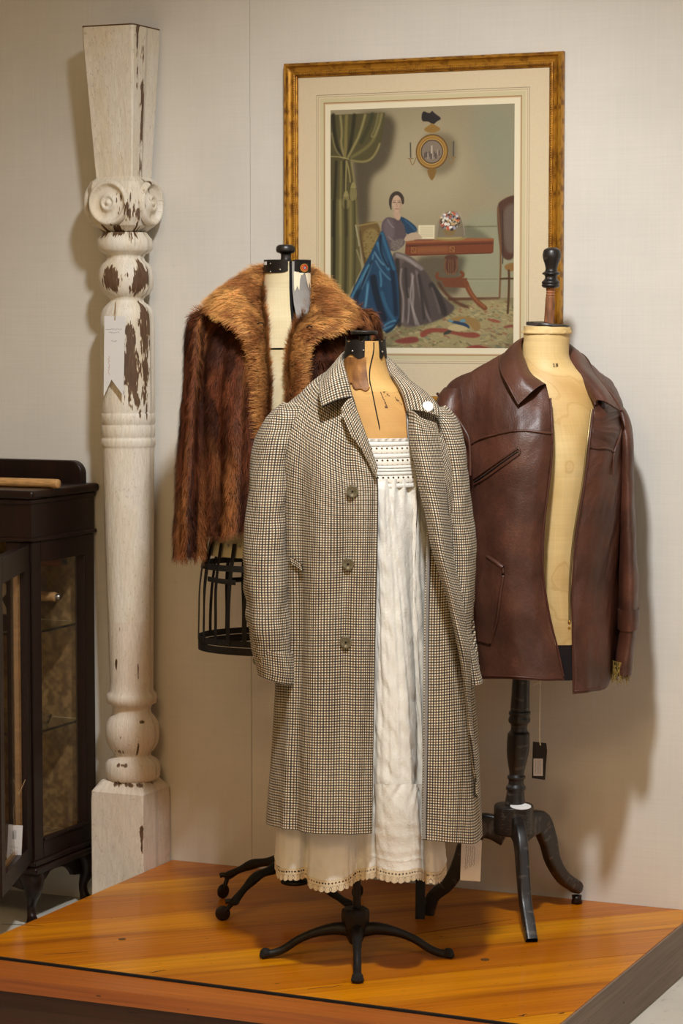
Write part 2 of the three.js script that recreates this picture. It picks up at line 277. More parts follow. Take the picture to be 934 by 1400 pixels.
  M.formTan = std({ map: canvasC([214, 172, 104], [196, 150, 84], [150, 100, 48], 91), bumpMap: cvb, bumpScale: 0.0006, roughness: 0.8 });
  M.formWorn = std({ map: tex(256, 256, (u, v) => { const n = fbm(u * 16, v * 3, 97, 4, 16, 3), q = fbm(u * 5, v * 5, 91, 3, 5, 5); return mix3([176, 122, 58], [104, 62, 26], cl(2.2 * (0.6 * n + 0.4 * q - 0.28))); }, { size: 0.12 }), bumpMap: cvb, bumpScale: 0.0006, roughness: 0.6 });
  M.formPale = std({ map: canvasC([218, 204, 166], [202, 184, 140], [150, 124, 80], 103), bumpMap: cvb, bumpScale: 0.0007, roughness: 0.85 });
  M.formShadeGrey = std({ map: canvasC([148, 144, 138], [126, 122, 116], [110, 100, 88], 109), bumpMap: cvb, bumpScale: 0.0007, roughness: 0.85 });  // pale form cloth again, with shade painted in as grey
  M.formStain = std({ map: canvasC([232, 202, 142], [216, 178, 112], [178, 126, 62], 115), bumpMap: cvb, bumpScale: 0.0005, roughness: 0.62, clearcoat: 0.15, clearcoatRoughness: 0.4 });
  M.torn = std({ color: '#e8ddbf', roughness: 0.95 });
  // fur skin and hair
  M.skin = std({ color: '#3a1c0e', roughness: 0.95 });
  M.hair = std({ color: '#ffffff', vertexColors: true, roughness: 0.6, specularIntensity: 0.3 });
}

// ------------------------------------------------------------------ the room
{
  const seamX = W(342, 300, 0).x;
  const wb = new THREE.Group(); wb.name = 'wall_back'; wb.userData.kind = 'structure'; scene.add(wb); baseOf.set(wb, new V3());
  part(wb, 'wall_panel', box(-3.1, seamX - 0.0004, 0, 3.2, -0.12, 0, 0.0015), M.wall);
  part(wb, 'wall_panel', box(seamX + 0.0004, 3.4, 0, 3.2, -0.12, 0, 0.0015), M.wall);
  part(wb, 'wall_backing', box(-3.1, 3.4, 0, 3.2, -0.16, -0.12), M.wall);
  struct('floor', box(-3.2, 3.5, -0.12, 0, -0.16, 7.6), M.floor);
  struct('ceiling', box(-3.2, 3.5, 3.2, 3.32, -0.16, 7.6), M.ceiling);
  struct('wall_left', box(-3.2, -3.1, 0, 3.2, -0.16, 7.6), M.wall);
  struct('wall_front', box(-3.1, 3.4, 0, 3.2, 7.5, 7.6), M.wall);
  struct('wall_right', merge([box(3.4, 3.5, 0, 0.95, -0.16, 7.6), box(3.4, 3.5, 2.55, 3.2, -0.16, 7.6), box(3.4, 3.5, 0.95, 2.55, -0.16, 2.1), box(3.4, 3.5, 0.95, 2.55, 4.1, 7.6)]), M.wall);
  const wi = new THREE.Group(); wi.name = 'unseen_window_1'; wi.userData.kind = 'structure'; scene.add(wi); baseOf.set(wi, new V3());  // window out of view, placed to light the right of the back wall
  part(wi, 'window_frame', merge([box(3.4, 3.5, 0.95, 1.0, 2.1, 4.1), box(3.4, 3.5, 2.5, 2.55, 2.1, 4.1), box(3.4, 3.5, 1, 2.5, 2.1, 2.15), box(3.4, 3.5, 1, 2.5, 4.05, 4.1), box(3.42, 3.48, 1, 2.5, 3.08, 3.12)]), M.frameWhite);
  part(wi, 'window_pane', box(3.445, 3.45, 1, 2.5, 2.15, 4.05), M.glass);
  const lampMat = (c, k) => new THREE.MeshStandardMaterial({ color: '#ffffff', emissive: c, emissiveIntensity: k, roughness: 0.6 });
  for (const [P, s, c, lab] of [[FILL, 1.2, new THREE.Color(1, 0.7, 0.36), 'large square unseen ceiling light panel out of view, warming the shaded parts']]) {
    const t = thing('unseen_ceiling_light', lab, 'ceiling light', new V3(P[0], 3.2, P[2]));  // panel is out of view above; gives the warm light in shaded areas
    const h = s / 2, b = box(P[0] - h, P[0] + h, 3.07, 3.09, P[2] - h, P[2] + h);
    part(t, 'diffuser', b, lampMat(c, 1.5));
    part(t, 'frame', merge([box(P[0] - h - 0.03, P[0] - h, 3.07, 3.2, P[2] - h - 0.03, P[2] + h + 0.03), box(P[0] + h, P[0] + h + 0.03, 3.07, 3.2, P[2] - h - 0.03, P[2] + h + 0.03), box(P[0] - h, P[0] + h, 3.07, 3.2, P[2] - h - 0.03, P[2] - h), box(P[0] - h, P[0] + h, 3.07, 3.2, P[2] + h, P[2] + h + 0.03)]), M.frameWhite);
  }
}

{ // housing of the unseen main lamp, out of view on the ceiling
  const d = AIM.clone().sub(SPOT).normalize(), t = thing('spotlight', 'unseen black ceiling lamp out of view, lighting the display platform', 'spotlight', new V3(SPOT.x, 3.2, SPOT.z)), b = SPOT.clone().addScaledVector(d, -0.02);
  part(t, 'housing', lathe([[0.0001, -0.16], [0.045, -0.16], [0.062, -0.13], [0.066, 0.01], [0.06, 0.01], [0.056, -0.005], [0.056, -0.1], [0.0001, -0.1]], b, d), M.strap);
  part(t, 'lens', disc(b.clone().addScaledVector(d, -0.004), d, 0.054, 0.004), new THREE.MeshStandardMaterial({ color: '#ffffff', emissive: new THREE.Color(0.95, 0.975, 1), emissiveIntensity: 3 }));
  part(t, 'bracket', sweep([b.clone().addScaledVector(d, -0.08), new V3(SPOT.x + 0.04, 3.12, SPOT.z + 0.06), new V3(SPOT.x + 0.04, 3.2, SPOT.z + 0.06)], 0.012, { n: 12 }), M.strap);
}

// ------------------------------------------------------------------ display platform: diagonal boards, nosing, fascias
{
  const t = thing('display_platform', 'low varnished orange wood platform carrying three dressed dress forms', 'platform', new V3(0, 0, 0.57));
  const x0 = -0.69, x1 = 0.69, ga = x => 1.026 + (x + 0.05) * 0.03;        // front groove line
  const clip = (poly, f) => { const out = []; for (let i = 0; i < poly.length; i++) { const a = poly[i], b = poly[(i + 1) % poly.length], fa = f(a), fb = f(b); if (fa >= 0) out.push(a); if (fa * fb < 0) { const k = fa / (fa - fb); out.push([a[0] + (b[0] - a[0]) * k, a[1] + (b[1] - a[1]) * k]); } } return out; };
  const ang = 0.76, dx = Math.cos(ang), dz = -Math.sin(ang), r = rng(5), wid = [0.16, 0.2, 0.14, 0.19, 0.17, 0.21, 0.15, 0.18, 0.2, 0.16, 0.17, 0.19];
  let s = -0.62, k = 0;
  const prism = (poly, y0, y1, off) => {
    const pos = [], uv = [], n = poly.length, tri = (a, b, c) => { for (const p of [a, b, c]) { pos.push(...p); uv.push((p[0] * dx + p[2] * dz) + off, (p[0] * -dz + p[2] * dx) + (y1 - p[1])); } };
    const T = p => [p[0], y1, p[1]], B = p => [p[0], y0, p[1]];
    for (let i = 1; i < n - 1; i++) { tri(T(poly[0]), T(poly[i + 1]), T(poly[i])); tri(B(poly[0]), B(poly[i]), B(poly[i + 1])); }
    for (let i = 0; i < n; i++) { const a = poly[i], b = poly[(i + 1) % n]; tri(T(a), T(b), B(a)); tri(B(a), T(b), B(b)); }
    const g = new THREE.BufferGeometry(); g.setAttribute('position', new THREE.Float32BufferAttribute(pos, 3)); g.setAttribute('uv', new THREE.Float32BufferAttribute(uv, 2)); g.computeVertexNormals(); return g;
  };
  while (s < 1.3) {
    const w = wid[k % wid.length], a = s + 0.0006, b = s + w - 0.0006, sc = p => p[0] * -dz + p[1] * dx;
    let poly = [[x0, 0.002], [x1, 0.002], [x1, 1.2], [x0, 1.2]];
    poly = clip(clip(clip(poly, p => sc(p) - a), p => b - sc(p)), p => ga(p[0]) - 0.0036 - p[1]);
    if (poly.length > 2) part(t, 'board', prism(poly, CT - 0.028, CT - r() * 0.0003, k * 1.37), M.board[k % 4]);
    s += w; k++;
  }
  const nz = 1.132;
  part(t, 'nosing', (() => { const g = prism([[x0, ga(x0) + 0.004], [x1, ga(x1) + 0.004], [x1, nz], [x0, nz]], CT - 0.036, CT - 0.0055, 0.4); return boxUV(g); })(), M.nosing, 'browner front edge board');
  part(t, 'edge_line', prism([[x0, ga(x0) - 0.0034], [x1, ga(x1) - 0.0034], [x1, ga(x1) + 0.0034], [x0, ga(x0) + 0.0034]], CT - 0.02, CT - 0.0004, 0), M.dark, 'black line along the front of the boards');
  part(t, 'front_fascia', box(x0, x1, 0, CT - 0.037, 1.09, 1.122, 0.002), M.fascia, 'dark stained front board');
  part(t, 'side_fascia', box(x1 - 0.03, x1 + 0.003, 0, CT - 0.003, 0.002, 1.128, 0.003), M.greyBoard, 'grey weathered side board');
  part(t, 'side_fascia', box(x0 - 0.002, x0 + 0.03, 0, CT - 0.029, 0.002, 1.12, 0.003), M.greyBoard);
  part(t, 'core', box(x0 + 0.03, x1 - 0.03, 0, CT - 0.029, 0.01, 1.09), M.dark);
  // open cracks in the old boards
  for (const [xa, ya, xb, yb2, wd2] of [[556, 1279, 700, 1257, 0.0016], [2, 1263, 62, 1266, 0.0022], [205, 1330, 226, 1326, 0.0018], [420, 1352, 470, 1347, 0.0012], [709, 1389, 722, 1387, 0.0024], [762, 1386, 772, 1384, 0.002], [60, 1305, 120, 1301, 0.0012]]) {
    const q = (x, y) => { const d = ray(x, y), p = CAM.clone().addScaledVector(d, (CT - CAM.y) / d.y); p.y = CT - 0.0002; return p; }, a = q(xa, ya), b = q(xb, yb2), n = new V3(-(b.z - a.z), 0, b.x - a.x).normalize(), r2 = rng(Math.round(xa));
    part(t, 'crack', sweep(Array.from({ length: 7 }, (_, i) => a.clone().lerp(b, i / 6).addScaledVector(n, (r2() - 0.5) * 0.006)), f => { const w2 = wd2 * Math.sin(Math.PI * cl(0.05 + f * 0.9)); return [w2, 0.0005]; }, { n: 24, k: 6 }), M.dark);
  }
  for (const [px, py, q] of [[167, 1284, 0.0085], [663, 1312, 0.0095]]) { const d = ray(px, py), p = CAM.clone().addScaledVector(d, (CT - CAM.y) / d.y); p.y = CT; part(t, 'wood_plug', disc(p, new V3(0, 1, 0), q, 0.0012), M.plug, 'round dark plug'); }
}

// ------------------------------------------------------------------ turned veranda post
{
  const cx = -0.768, cz = 0.08, D = CAM.clone().sub(new V3(cx, 0, cz)).setY(0).dot(TO), k = m(D), pc = py => A(178, py, D).y;
  // flaking paint: map over (angle, height)
  const H = 2.4;
  const patch = (a, h, pa, ph, wa, wh) => 1 - Math.hypot((a - pa) / wa, (h - ph) / wh);
  const yb = pc(382), ys = pc(490);
  const pt = tex(1024, 1024, (u, v) => {
    const a = u * 6.28318, h = v * H, n = fbm(u * 40, h * 26, 5, 4, 40, 0), f = fbm(u * 150, h * 60, 8, 3, 150, 0), st = fbm(u * 46, h * 7, 12, 3, 46, 0);
    let q = Math.max(patch(a, h, 1.75, yb, 0.5, 0.045), patch(a, h, 0.5, yb, 0.62, 0.05), patch(a, h, 0.3, pc(450), 0.5, 0.09), patch(a, h, 0.95, pc(505), 0.42, 0.15), patch(a, h, 0.45, pc(500), 0.3, 0.13) * 0.6, patch(a, h, 0.22, 2.08, 0.3, 0.36) * 0.47, patch(a, h, 0.68, 2.2, 0.12, 0.2) * 0.4, patch(a, h, 0.7, 2.36, 0.14, 0.12), patch(a, h, 0.55, pc(290), 0.9, 0.06) * 0.2, patch(a, h, 1.3, pc(319), 1.5, 0.02) * 0.45, patch(a, h, 0.785, 0.43, 0.06, 0.03) * 0.7, patch(a, h, 0.8, 0.2, 0.05, 0.05) * 0.5, patch(a, h, 1.7, 0.42, 0.5, 0.012) * 0.5, patch(a, h, 1.45, pc(1003), 0.14, 0.012) * 0.7, patch(a, h, 1.35, pc(1041), 0.4, 0.006) * 0.8, patch(a, h, 0.6, pc(983), 0.3, 0.006) * 0.8, patch(a, h, 0.72, pc(918), 0.05, 0.04) * 0.6, patch(a, h, 1.75, pc(905), 0.1, 0.016) * 0.8, patch(a, h, 1.2, pc(1067), 0.9, 0.008) * 0.6);
    const bare = cl(q, -0.25, 0.6) * 0.62 + 0.62 * (n - 0.5) + 0.34 * (f - 0.5) + 0.22 * (st - 0.5);
    let c = mix3([237, 229, 214], [228, 214, 188], cl(2 * (fbm(u * 12, h * 8, 3, 4, 12, 0) - 0.35))); if (h < 0.75) c = mix3(c, [228, 212, 196], 0.6);
    c = mul3(c, 0.94 + 0.1 * f);
    const cr2 = Math.abs(fbm(u * 60, h * 40, 21, 3, 60, 0) - 0.5); if (cr2 < 0.006) c = mix3(c, [150, 120, 86], 0.4);
    if (bare > 0.185) c = mix3([118, 92, 68], [82, 56, 36], f); else if (bare > 0.165) c = mix3(c, [190, 160, 116], 0.7);
    return c;
  }, {});
  const pbm = tex(512, 512, (u, v) => { const h = v * H; return 128 + 120 * (fbm(u * 60, h * 30, 5, 4, 60, 0) - 0.5); }, { srgb: false });
  const mat = std({ map: pt, bumpMap: pbm, bumpScale: 0.0025, roughness: 0.6 });
  const cyl = g => { const p = g.attributes.position, u = []; for (let i = 0; i < p.count; i++) { const a = Math.atan2(p.getZ(i) - cz, p.getX(i) - cx); u.push(((a / 6.28318) % 1 + 1) % 1, p.getY(i) / H); } g.setAttribute('uv', new THREE.Float32BufferAttribute(u, 2)); return g; };
  const t = thing('wooden_post', 'tall turned wooden post with flaking cream paint standing against the wall', 'post', new V3(cx, 0, cz));
  // a square section that may taper and have cut corners
  const sq = (rings, n = 10) => { const P = []; const rows = rings.map(([py, hw, ch = 0.004, ox = 0]) => { const y = pc(py), pts = []; const c = [[1, 1], [-1, 1], [-1, -1], [1, -1]]; for (let q = 0; q < 4; q++) { const [sx, sz] = c[q], [nx, nz2] = c[(q + 1) % 4]; const hor = sx !== nx; const s0 = hor ? [sx * (hw - ch), sz * hw] : [sx * hw, sz * (hw - ch)], e0 = hor ? [nx * (hw - ch), nz2 * hw] : [nx * hw, nz2 * (hw - ch)]; for (let i = 0; i < n; i++) { const f = i / (n - 1); pts.push(new V3(cx + ox + lerp(s0[0], e0[0], f), y, cz + lerp(s0[1], e0[1], f))); } } return pts; }); return rows; };
  const facet = rows => { const g = gridGeo(rows, { closed: true, capA: true, capB: true }).toNonIndexed(); g.computeVertexNormals(); return cyl(g); };
  part(t, 'base_block', facet(sq([[1064, 0.058, 0.012], [1078, 0.0745, 0.006], [1090, 0.0745, 0.003], [1262, 0.0745, 0.003]])), mat);
  const prof = [[1064, 34, 182], [1060, 37.5], [1052, 38.5], [1042, 37.5], [1037, 33], [1033, 26], [1029, 25], [1024, 30], [1014, 35.5], [1000, 37.6], [988, 36], [979, 31], [975, 27], [968, 26, 181], [963, 28], [960, 34], [953, 35.3], [947, 34], [943, 30], [930, 30], [800, 32.5, 179.5], [700, 34.3, 178.5], [613, 35.5, 178.4], [610, 36], [608.5, 37.2], [603, 37.4], [599, 36.8], [597.5, 34.9], [596, 36.5], [588, 37], [581, 36.5], [579.5, 34.8], [578, 36.8], [571, 37.2], [565, 36.8], [563.5, 35], [562, 36.7], [545, 37], [470, 37.1, 178], [440, 37], [430, 36.2], [422, 33], [417, 28.5], [413, 24, 177], [409, 23], [405, 26], [402, 31], [394, 36], [380, 38, 175.5], [369, 36.5], [361, 32], [357, 27], [352, 25], [348, 27], [345, 33], [341, 37], [334, 38, 174.5], [327, 37], [324, 34], [318, 30]];
  let cxp = 182; const rows = prof.map(([py, w, c]) => { if (c) cxp = c; const y = pc(py), off = (cxp - 178) * k, R = w * k; return Array.from({ length: 48 }, (_, j) => { const a = j / 48 * 6.28318; return new V3(cx + off * 0.9 + R * Math.cos(a), y, cz + R * Math.sin(a)); }); });
  part(t, 'turned_shaft', cyl(gridGeo(rows, { closed: true }).toNonIndexed()), mat);
  part(t, 'rosette_block', facet(sq([[243, 0.052, 0.01, -0.008], [250, 0.068, 0.018, -0.008], [258, 0.072, 0.02, -0.008], [298, 0.072, 0.02, -0.008], [309, 0.064, 0.02, -0.008], [319, 0.042, 0.015, -0.008]])), mat);
  for (const n of [new V3(0, 0, 1), new V3(1, 0, 0), new V3(-1, 0, 0)]) {
    const c = new V3(cx - 0.008, pc(279), cz).addScaledVector(n, 0.0715);
    part(t, 'rosette', cyl(lathe([[0.0001, 0.016], [0.004, 0.0155], [0.006, 0.0115], [0.010, 0.009], [0.012, 0.011], [0.0155, 0.0145], [0.0195, 0.013], [0.022, 0.0075], [0.028, 0.0045], [0.036, 0.004], [0.042, 0.006], [0.045, 0.0125], [0.049, 0.015], [0.0535, 0.0135], [0.056, 0.008], [0.0565, 0.0]], c, n, 40)), mat);
  }
  part(t, 'tapered_top', facet(sq([[39, 0.0725, 0.006, -0.012], [60, 0.0715, 0.005, -0.012], [246, 0.0515, 0.003, -0.008]], 14)), mat);
  part(t, 'top_cap', facet(sq([[37.6, 0.0728, 0.006, -0.012], [39.4, 0.073, 0.006, -0.012]], 6)), M.plug, 'bare brown top edge');
  // swallow-tailed paper tag
  const tz = cz + 0.042; const P = (x, y) => W(x, y, cz + 0.085);
  const sh = new THREE.Shape(); [[143, 432], [171, 432.5], [169, 541], [152.5, 519], [142, 542]].forEach(([x, y], i) => { const p = P(x, y); i ? sh.lineTo(p.x, p.y) : sh.moveTo(p.x, p.y); });
  const hp = P(157, 437), hole = new THREE.Path(); hole.absarc(hp.x, hp.y, 0.0025, 0, 6.3, true); sh.holes.push(hole);
  const g = new THREE.ExtrudeGeometry(sh, { depth: 0.0008, bevelEnabled: false }); g.translate(0, 0, cz + 0.085);
  const a0 = P(142, 432), a1 = P(171, 542), gp = g.attributes.position, uv = []; for (let i = 0; i < gp.count; i++) uv.push((gp.getX(i) - a0.x) / (a1.x - a0.x), (gp.getY(i) - a1.y) / (a0.y - a1.y)); g.setAttribute('uv', new THREE.Float32BufferAttribute(uv, 2));
  const tt = canvasTex(128, 512, (c, w, h) => { c.fillStyle = '#e9e8e6'; c.fillRect(0, 0, w, h); const r = rng(8); c.strokeStyle = 'rgba(110,110,115,0.6)'; c.lineWidth = 2.2; const sq2 = (x0, x1, y) => { c.beginPath(); for (let x = x0; x < x1; x += 4) c.lineTo(x, y + (r() - 0.5) * 10); c.stroke(); }; sq2(12, 116, 86); sq2(28, 98, 105); sq2(44, 82, 160); c.save(); c.translate(30, 256); c.rotate(Math.PI / 2); c.strokeStyle = 'rgba(150,80,80,0.55)'; sq2(0, 122, 0); c.restore(); });
  const tg = thing('price_tag', 'white swallow-tailed paper tag hanging on the flaking post', 'tag', P(157, 541));
  part(tg, 'paper', g, std({ map: tt, roughness: 0.8 }));
  part(tg, 'string', sweep([P(157, 438), W(157.5, 430, cz + 0.088), W(158, 418, cz + 0.062), W(158, 413, cz + 0.05)], 0.0011, { n: 14, k: 6 }), M.twine);
}

// ------------------------------------------------------------------ framed picture
{
  const x0 = -0.363, x1 = 0.353, y0 = 1.288, y1 = 2.131, w = 0.035, zb = 0.004;
  const t = thing('framed_picture', 'gilt framed print of a seated lady in a blue shawl hung on the wall', 'picture', new V3((x0 + x1) / 2, y0, 0));
  const profile = [[0, 0], [0, 0.012], [0.002, 0.02], [0.006, 0.024], [0.0085, 0.0235], [0.01, 0.02], [0.013, 0.017], [0.018, 0.0145], [0.0225, 0.014], [0.024, 0.017], [0.027, 0.018], [0.030, 0.0165], [0.031, 0.012], [0.0335, 0.011], [w, 0.009], [w, 0]];
  const corners = [[x0, y0], [x1, y0], [x1, y1], [x0, y1]], inn = [[1, 1], [-1, 1], [-1, -1], [1, -1]];
  for (let i = 0; i < 4; i++) {
    const a = corners[i], b = corners[(i + 1) % 4], ia = inn[i], ib = inn[(i + 1) % 4];
    const P = [0, 0.5, 1].map(f => profile.map(([o, z]) => new V3(lerp(a[0] + ia[0] * o, b[0] + ib[0] * o, f), lerp(a[1] + ia[1] * o, b[1] + ib[1] * o, f), zb + z)));
    const g = gridGeo(P, { facing: new V3(0, 0, 1) }).toNonIndexed(); g.computeVertexNormals();
    const gg = boxUV(g); part(t, 'frame_rail', gg, M.gilt);
    const L = Math.hypot(b[0] - a[0], b[1] - a[1]) - 0.05, n = Math.round(L / 0.0056), beads = [], bs = new THREE.SphereGeometry(0.0024, 7, 4);
    const dxx = (b[0] - a[0]) / (L + 0.05), dyy = (b[1] - a[1]) / (L + 0.05), o = 0.0272;
    for (let q = 0; q < n; q++) { const s = 0.028 + q * (L - 0.006) / n; const c = bs.clone(); c.translate(a[0] + dxx * s + (dyy ? ia[0] * o : 0), a[1] + dyy * s + (dxx ? ia[1] * o : 0), zb + 0.0175); beads.push(c); }
    const bm = part(t, 'beading', merge(beads), M.gilt); bm.userData.kind = 'stuff';
  }
  // mat with printed ruling
  const ix0 = x0 + w - 0.002, ix1 = x1 - w + 0.002, iy0 = y0 + w - 0.002, iy1 = y1 - w + 0.002, mw = ix1 - ix0, mh = iy1 - iy0;
  const pr = [-0.242, 0.2315, 1.4395, 2.0145];
  const mt = canvasTex(1024, 1024, (c, W2, H2) => {
    const X2 = x => (x - ix0) / mw * W2, Y2 = y => (iy1 - y) / mh * H2, rect = (d, col, lw) => { c.strokeStyle = col; c.lineWidth = lw; c.strokeRect(X2(pr[0] - d), Y2(pr[3] + d), X2(pr[1] + d) - X2(pr[0] - d), Y2(pr[2] - d) - Y2(pr[3] + d)); };
    c.fillStyle = '#dccaa8'; c.fillRect(0, 0, W2, H2); const r = rng(3); for (let i = 0; i < 9000; i++) { c.fillStyle = `rgba(${r() > 0.5 ? '255,240,210' : '150,120,80'},0.06)`; c.fillRect(r() * W2, r() * H2, 12, 1); c.fillRect(r() * W2, r() * H2, 1, 12); }
    c.strokeStyle = 'rgba(206,194,152,0.9)'; c.lineWidth = 16; c.strokeRect(X2(pr[0] - 0.0225), Y2(pr[3] + 0.0225), X2(pr[1] + 0.0225) - X2(pr[0] - 0.0225), Y2(pr[2] - 0.0225) - Y2(pr[3] + 0.0225));
    rect(0.037, '#8a7a5c', 1.6); rect(0.0325, '#a59672', 1.3); rect(0.0175, '#9a6a44', 2.4); rect(0.0155, '#c8a878', 2);
    c.fillStyle = '#e8dcbd'; c.fillRect(X2(pr[0] - 0.0135), Y2(pr[3] + 0.0135), X2(pr[1] + 0.0135) - X2(pr[0] - 0.0135), Y2(pr[2] - 0.0135) - Y2(pr[3] + 0.0135));
  });
  const unit = g => { const p = g.attributes.position, u = []; g.computeBoundingBox(); const b = g.boundingBox; for (let i = 0; i < p.count; i++) u.push((p.getX(i) - b.min.x) / (b.max.x - b.min.x), (p.getY(i) - b.min.y) / (b.max.y - b.min.y)); g.setAttribute('uv', new THREE.Float32BufferAttribute(u, 2)); return g; };
  part(t, 'mat', unit(box(ix0, ix1, iy0, iy1, zb, zb + 0.006)), std({ map: mt, roughness: 0.85 }));
  const art = canvasTex(640, 780, (c, w2, h2) => {
    const r = rng(11);
    const use = k => c.setTransform(...[[1, 0, 0, 1, 0, 0], [0.3686, 0, 0, 0.3396, -12.75, -8.2], [0.3824, 0, 0, 0.3524, 0, 297.3], [0.4095, 0, 0, 0.3774, 280.5, 297.3]][k]);
    const blur = b => { c.filter = b ? `blur(${b}px)` : 'none'; };
    const path = p => { c.beginPath(); c.moveTo((p[0][0] + p[1][0]) / 2, (p[0][1] + p[1][1]) / 2); for (let i = 1; i <= p.length; i++) { const a = p[i % p.length], q = p[(i + 1) % p.length]; c.quadraticCurveTo(a[0], a[1], (a[0] + q[0]) / 2, (a[1] + q[1]) / 2); } c.closePath(); };
    const blob = (col, p, b = 0) => { blur(b); c.fillStyle = col; path(p); c.fill(); };
    const poly = (col, p, b = 0) => { blur(b); c.fillStyle = col; c.beginPath(); p.forEach(([x, y], i) => i ? c.lineTo(x, y) : c.moveTo(x, y)); c.closePath(); c.fill(); };
    const str = (col, lw, p, b = 0) => { blur(b); c.strokeStyle = col; c.lineWidth = lw; c.lineCap = 'round'; c.beginPath(); c.moveTo(...p[0]); if (p.length === 2) c.lineTo(...p[1]); else { for (let i = 1; i < p.length - 1; i++) c.quadraticCurveTo(p[i][0], p[i][1], i === p.length - 2 ? p[i + 1][0] : (p[i][0] + p[i + 1][0]) / 2, i === p.length - 2 ? p[i + 1][1] : (p[i][1] + p[i + 1][1]) / 2); } c.stroke(); };
    // room wall of the print
    c.fillStyle = '#978a6c'; c.fillRect(0, 0, 640, 780);
    blob('#a59878', [[150, 60], [420, 40], [520, 240], [330, 380], [160, 330]], 40); blob('#8b8a72', [[470, -20], [660, -20], [660, 300], [560, 280]], 40); blob('#8f8d70', [[460, 330], [660, 330], [660, 620], [430, 610]], 18);
    // carpet ground
    use(3); blur(0); poly('#7d7350', [[-700, 840], [940, 850], [940, 1300], [-700, 1300]]); poly('#5a3c26', [[330, 848], [760, 845], [760, 868], [330, 872]], 1); blob('#97895e', [[560, 870], [900, 860], [900, 1300], [-300, 1300], [120, 1110], [380, 950]], 5);
    for (let i = 0; i < 620; i++) { const x = -400 + r() * 1300, y = 880 + r() * 410; c.globalAlpha = 0.4; c.fillStyle = ['#b0a276', '#5f6440', '#7c3c30', '#8a6a44', '#6a745e', '#c0b288', '#4e4a30'][Math.floor(r() * 7)]; blur(0); c.beginPath(); c.ellipse(x, y, 6 + r() * 26, 3 + r() * 8, r() - 0.3, 0, 6.3); c.fill(); } c.globalAlpha = 1;
    blob('#82402f', [[80, 1170], [140, 1110], [300, 1105], [420, 1150], [560, 1140], [620, 1180], [520, 1200], [330, 1150], [180, 1140], [120, 1200]], 1.5); blob('#7a382c', [[-160, 1220], [60, 1170], [100, 1230], [-60, 1250]], 2); blob('#84392d', [[440, 1290], [560, 1245], [700, 1280], [640, 1310]], 1.5); blob('#8a4a35', [[640, 1020], [760, 1040], [780, 1065], [700, 1060]], 1.5); blob('#7c4030', [[780, 1100], [860, 1075], [900, 1090], [820, 1110]], 1.5);
    blob('#8e6f3e', [[300, 1060], [420, 1000], [560, 1020], [620, 1090], [560, 1150], [500, 1060], [380, 1050]], 2); blob('#b3a074', [[310, 1120], [370, 1070], [480, 1080], [510, 1120], [420, 1140]], 1.5); blob('#26384e', [[340, 1050], [400, 1045], [500, 1070], [520, 1120], [470, 1090], [380, 1070]], 1); blob('#5d8794', [[320, 1035], [370, 1040], [380, 1060], [340, 1055]], 1); blob('#5d8794', [[420, 1050], [460, 1025], [490, 1050], [450, 1062]], 1); blob('#34382e', [[280, 1160], [340, 1120], [370, 1140], [310, 1170]], 1);
    blob('rgba(30,22,14,0.45)', [[-100, 1080], [180, 1060], [420, 940], [300, 1010], [120, 1090]], 4);
    // dado lines, shadow under table
    str('#6a6248', 8, [[400, 243], [735, 243]], 1); str('#6f684e', 6, [[470, 690], [745, 692]], 1); str('rgba(170,162,130,0.6)', 4, [[470, 706], [745, 708]], 1);
    blob('rgba(52,44,30,0.6)', [[-20, 480], [500, 480], [460, 560], [440, 760], [380, 850], [180, 740]], 8); blob('rgba(60,56,40,0.4)', [[450, 200], [640, 300], [720, 380], [460, 380]], 6);
    // curtain
    use(1); blob('rgba(58,50,32,0.75)', [[200, 60], [680, 60], [640, 420], [560, 600], [400, 680], [420, 1180], [280, 1200], [260, 560]], 9);
    poly('#4f4828', [[30, 70], [560, 66], [540, 260], [510, 420], [430, 520], [330, 550], [230, 520], [290, 900], [300, 1300], [30, 1300]], 1);
    use(2); poly('#5d5530', [[0, -20], [215, -20], [270, 400], [290, 640], [140, 930], [90, 980], [0, 980]], 1.2);
    use(1); for (const [col, lw, p] of [['#2c2713', 34, [[60, 70], [70, 260], [110, 440], [170, 490]]], ['#918554', 20, [[130, 80], [150, 240], [130, 360], [170, 480]]], ['#7d713f', 30, [[190, 80], [180, 300], [180, 480]]], ['#2e2a15', 34, [[265, 80], [250, 280], [205, 470]]], ['#8e8350', 22, [[370, 80], [330, 240], [260, 380], [205, 480]]], ['#3c3a1e', 40, [[440, 80], [410, 200], [330, 340]]], ['#6e6539', 30, [[520, 80], [490, 250], [400, 400], [240, 480]]], ['#988a56', 16, [[510, 360], [470, 480], [350, 545], [230, 510]]], ['#9c9060', 8, [[535, 70], [515, 170], [480, 240], [460, 295], [420, 295], [470, 210], [495, 70]]], ['#9c9060', 9, [[45, 240], [70, 380], [120, 460], [165, 500]]], ['#29240f', 26, [[90, 520], [80, 800], [60, 1240]]], ['#7a7040', 16, [[140, 520], [130, 780], [130, 1240]]], ['#332d16', 24, [[165, 520], [180, 820], [190, 1240]]], ['#857a48', 14, [[235, 540], [265, 700], [280, 900], [290, 1240]]]]) str(col, lw, p, 2.2);
    for (const [x0, x1, y1, y2] of [[182, 185, 800, 980], [225, 255, 720, 900]]) { str('#8c8150', 14, [[190, 520], [x0, 640], [x0, y1]], 1); blob('#8f8452', [[x1 - 20, y1], [x1 + 20, y1], [x1 + 44, y2], [x1 - 44, y2]], 1); for (let i = 0; i < 8; i++) str('rgba(44,38,18,0.5)', 4, [[x1 - 30 + i * 9, y1 + 60], [x1 - 40 + i * 11, y2 - 10]], 0.5); }
    str('#a09560', 10, [[40, 470], [120, 470], [210, 500]], 1);
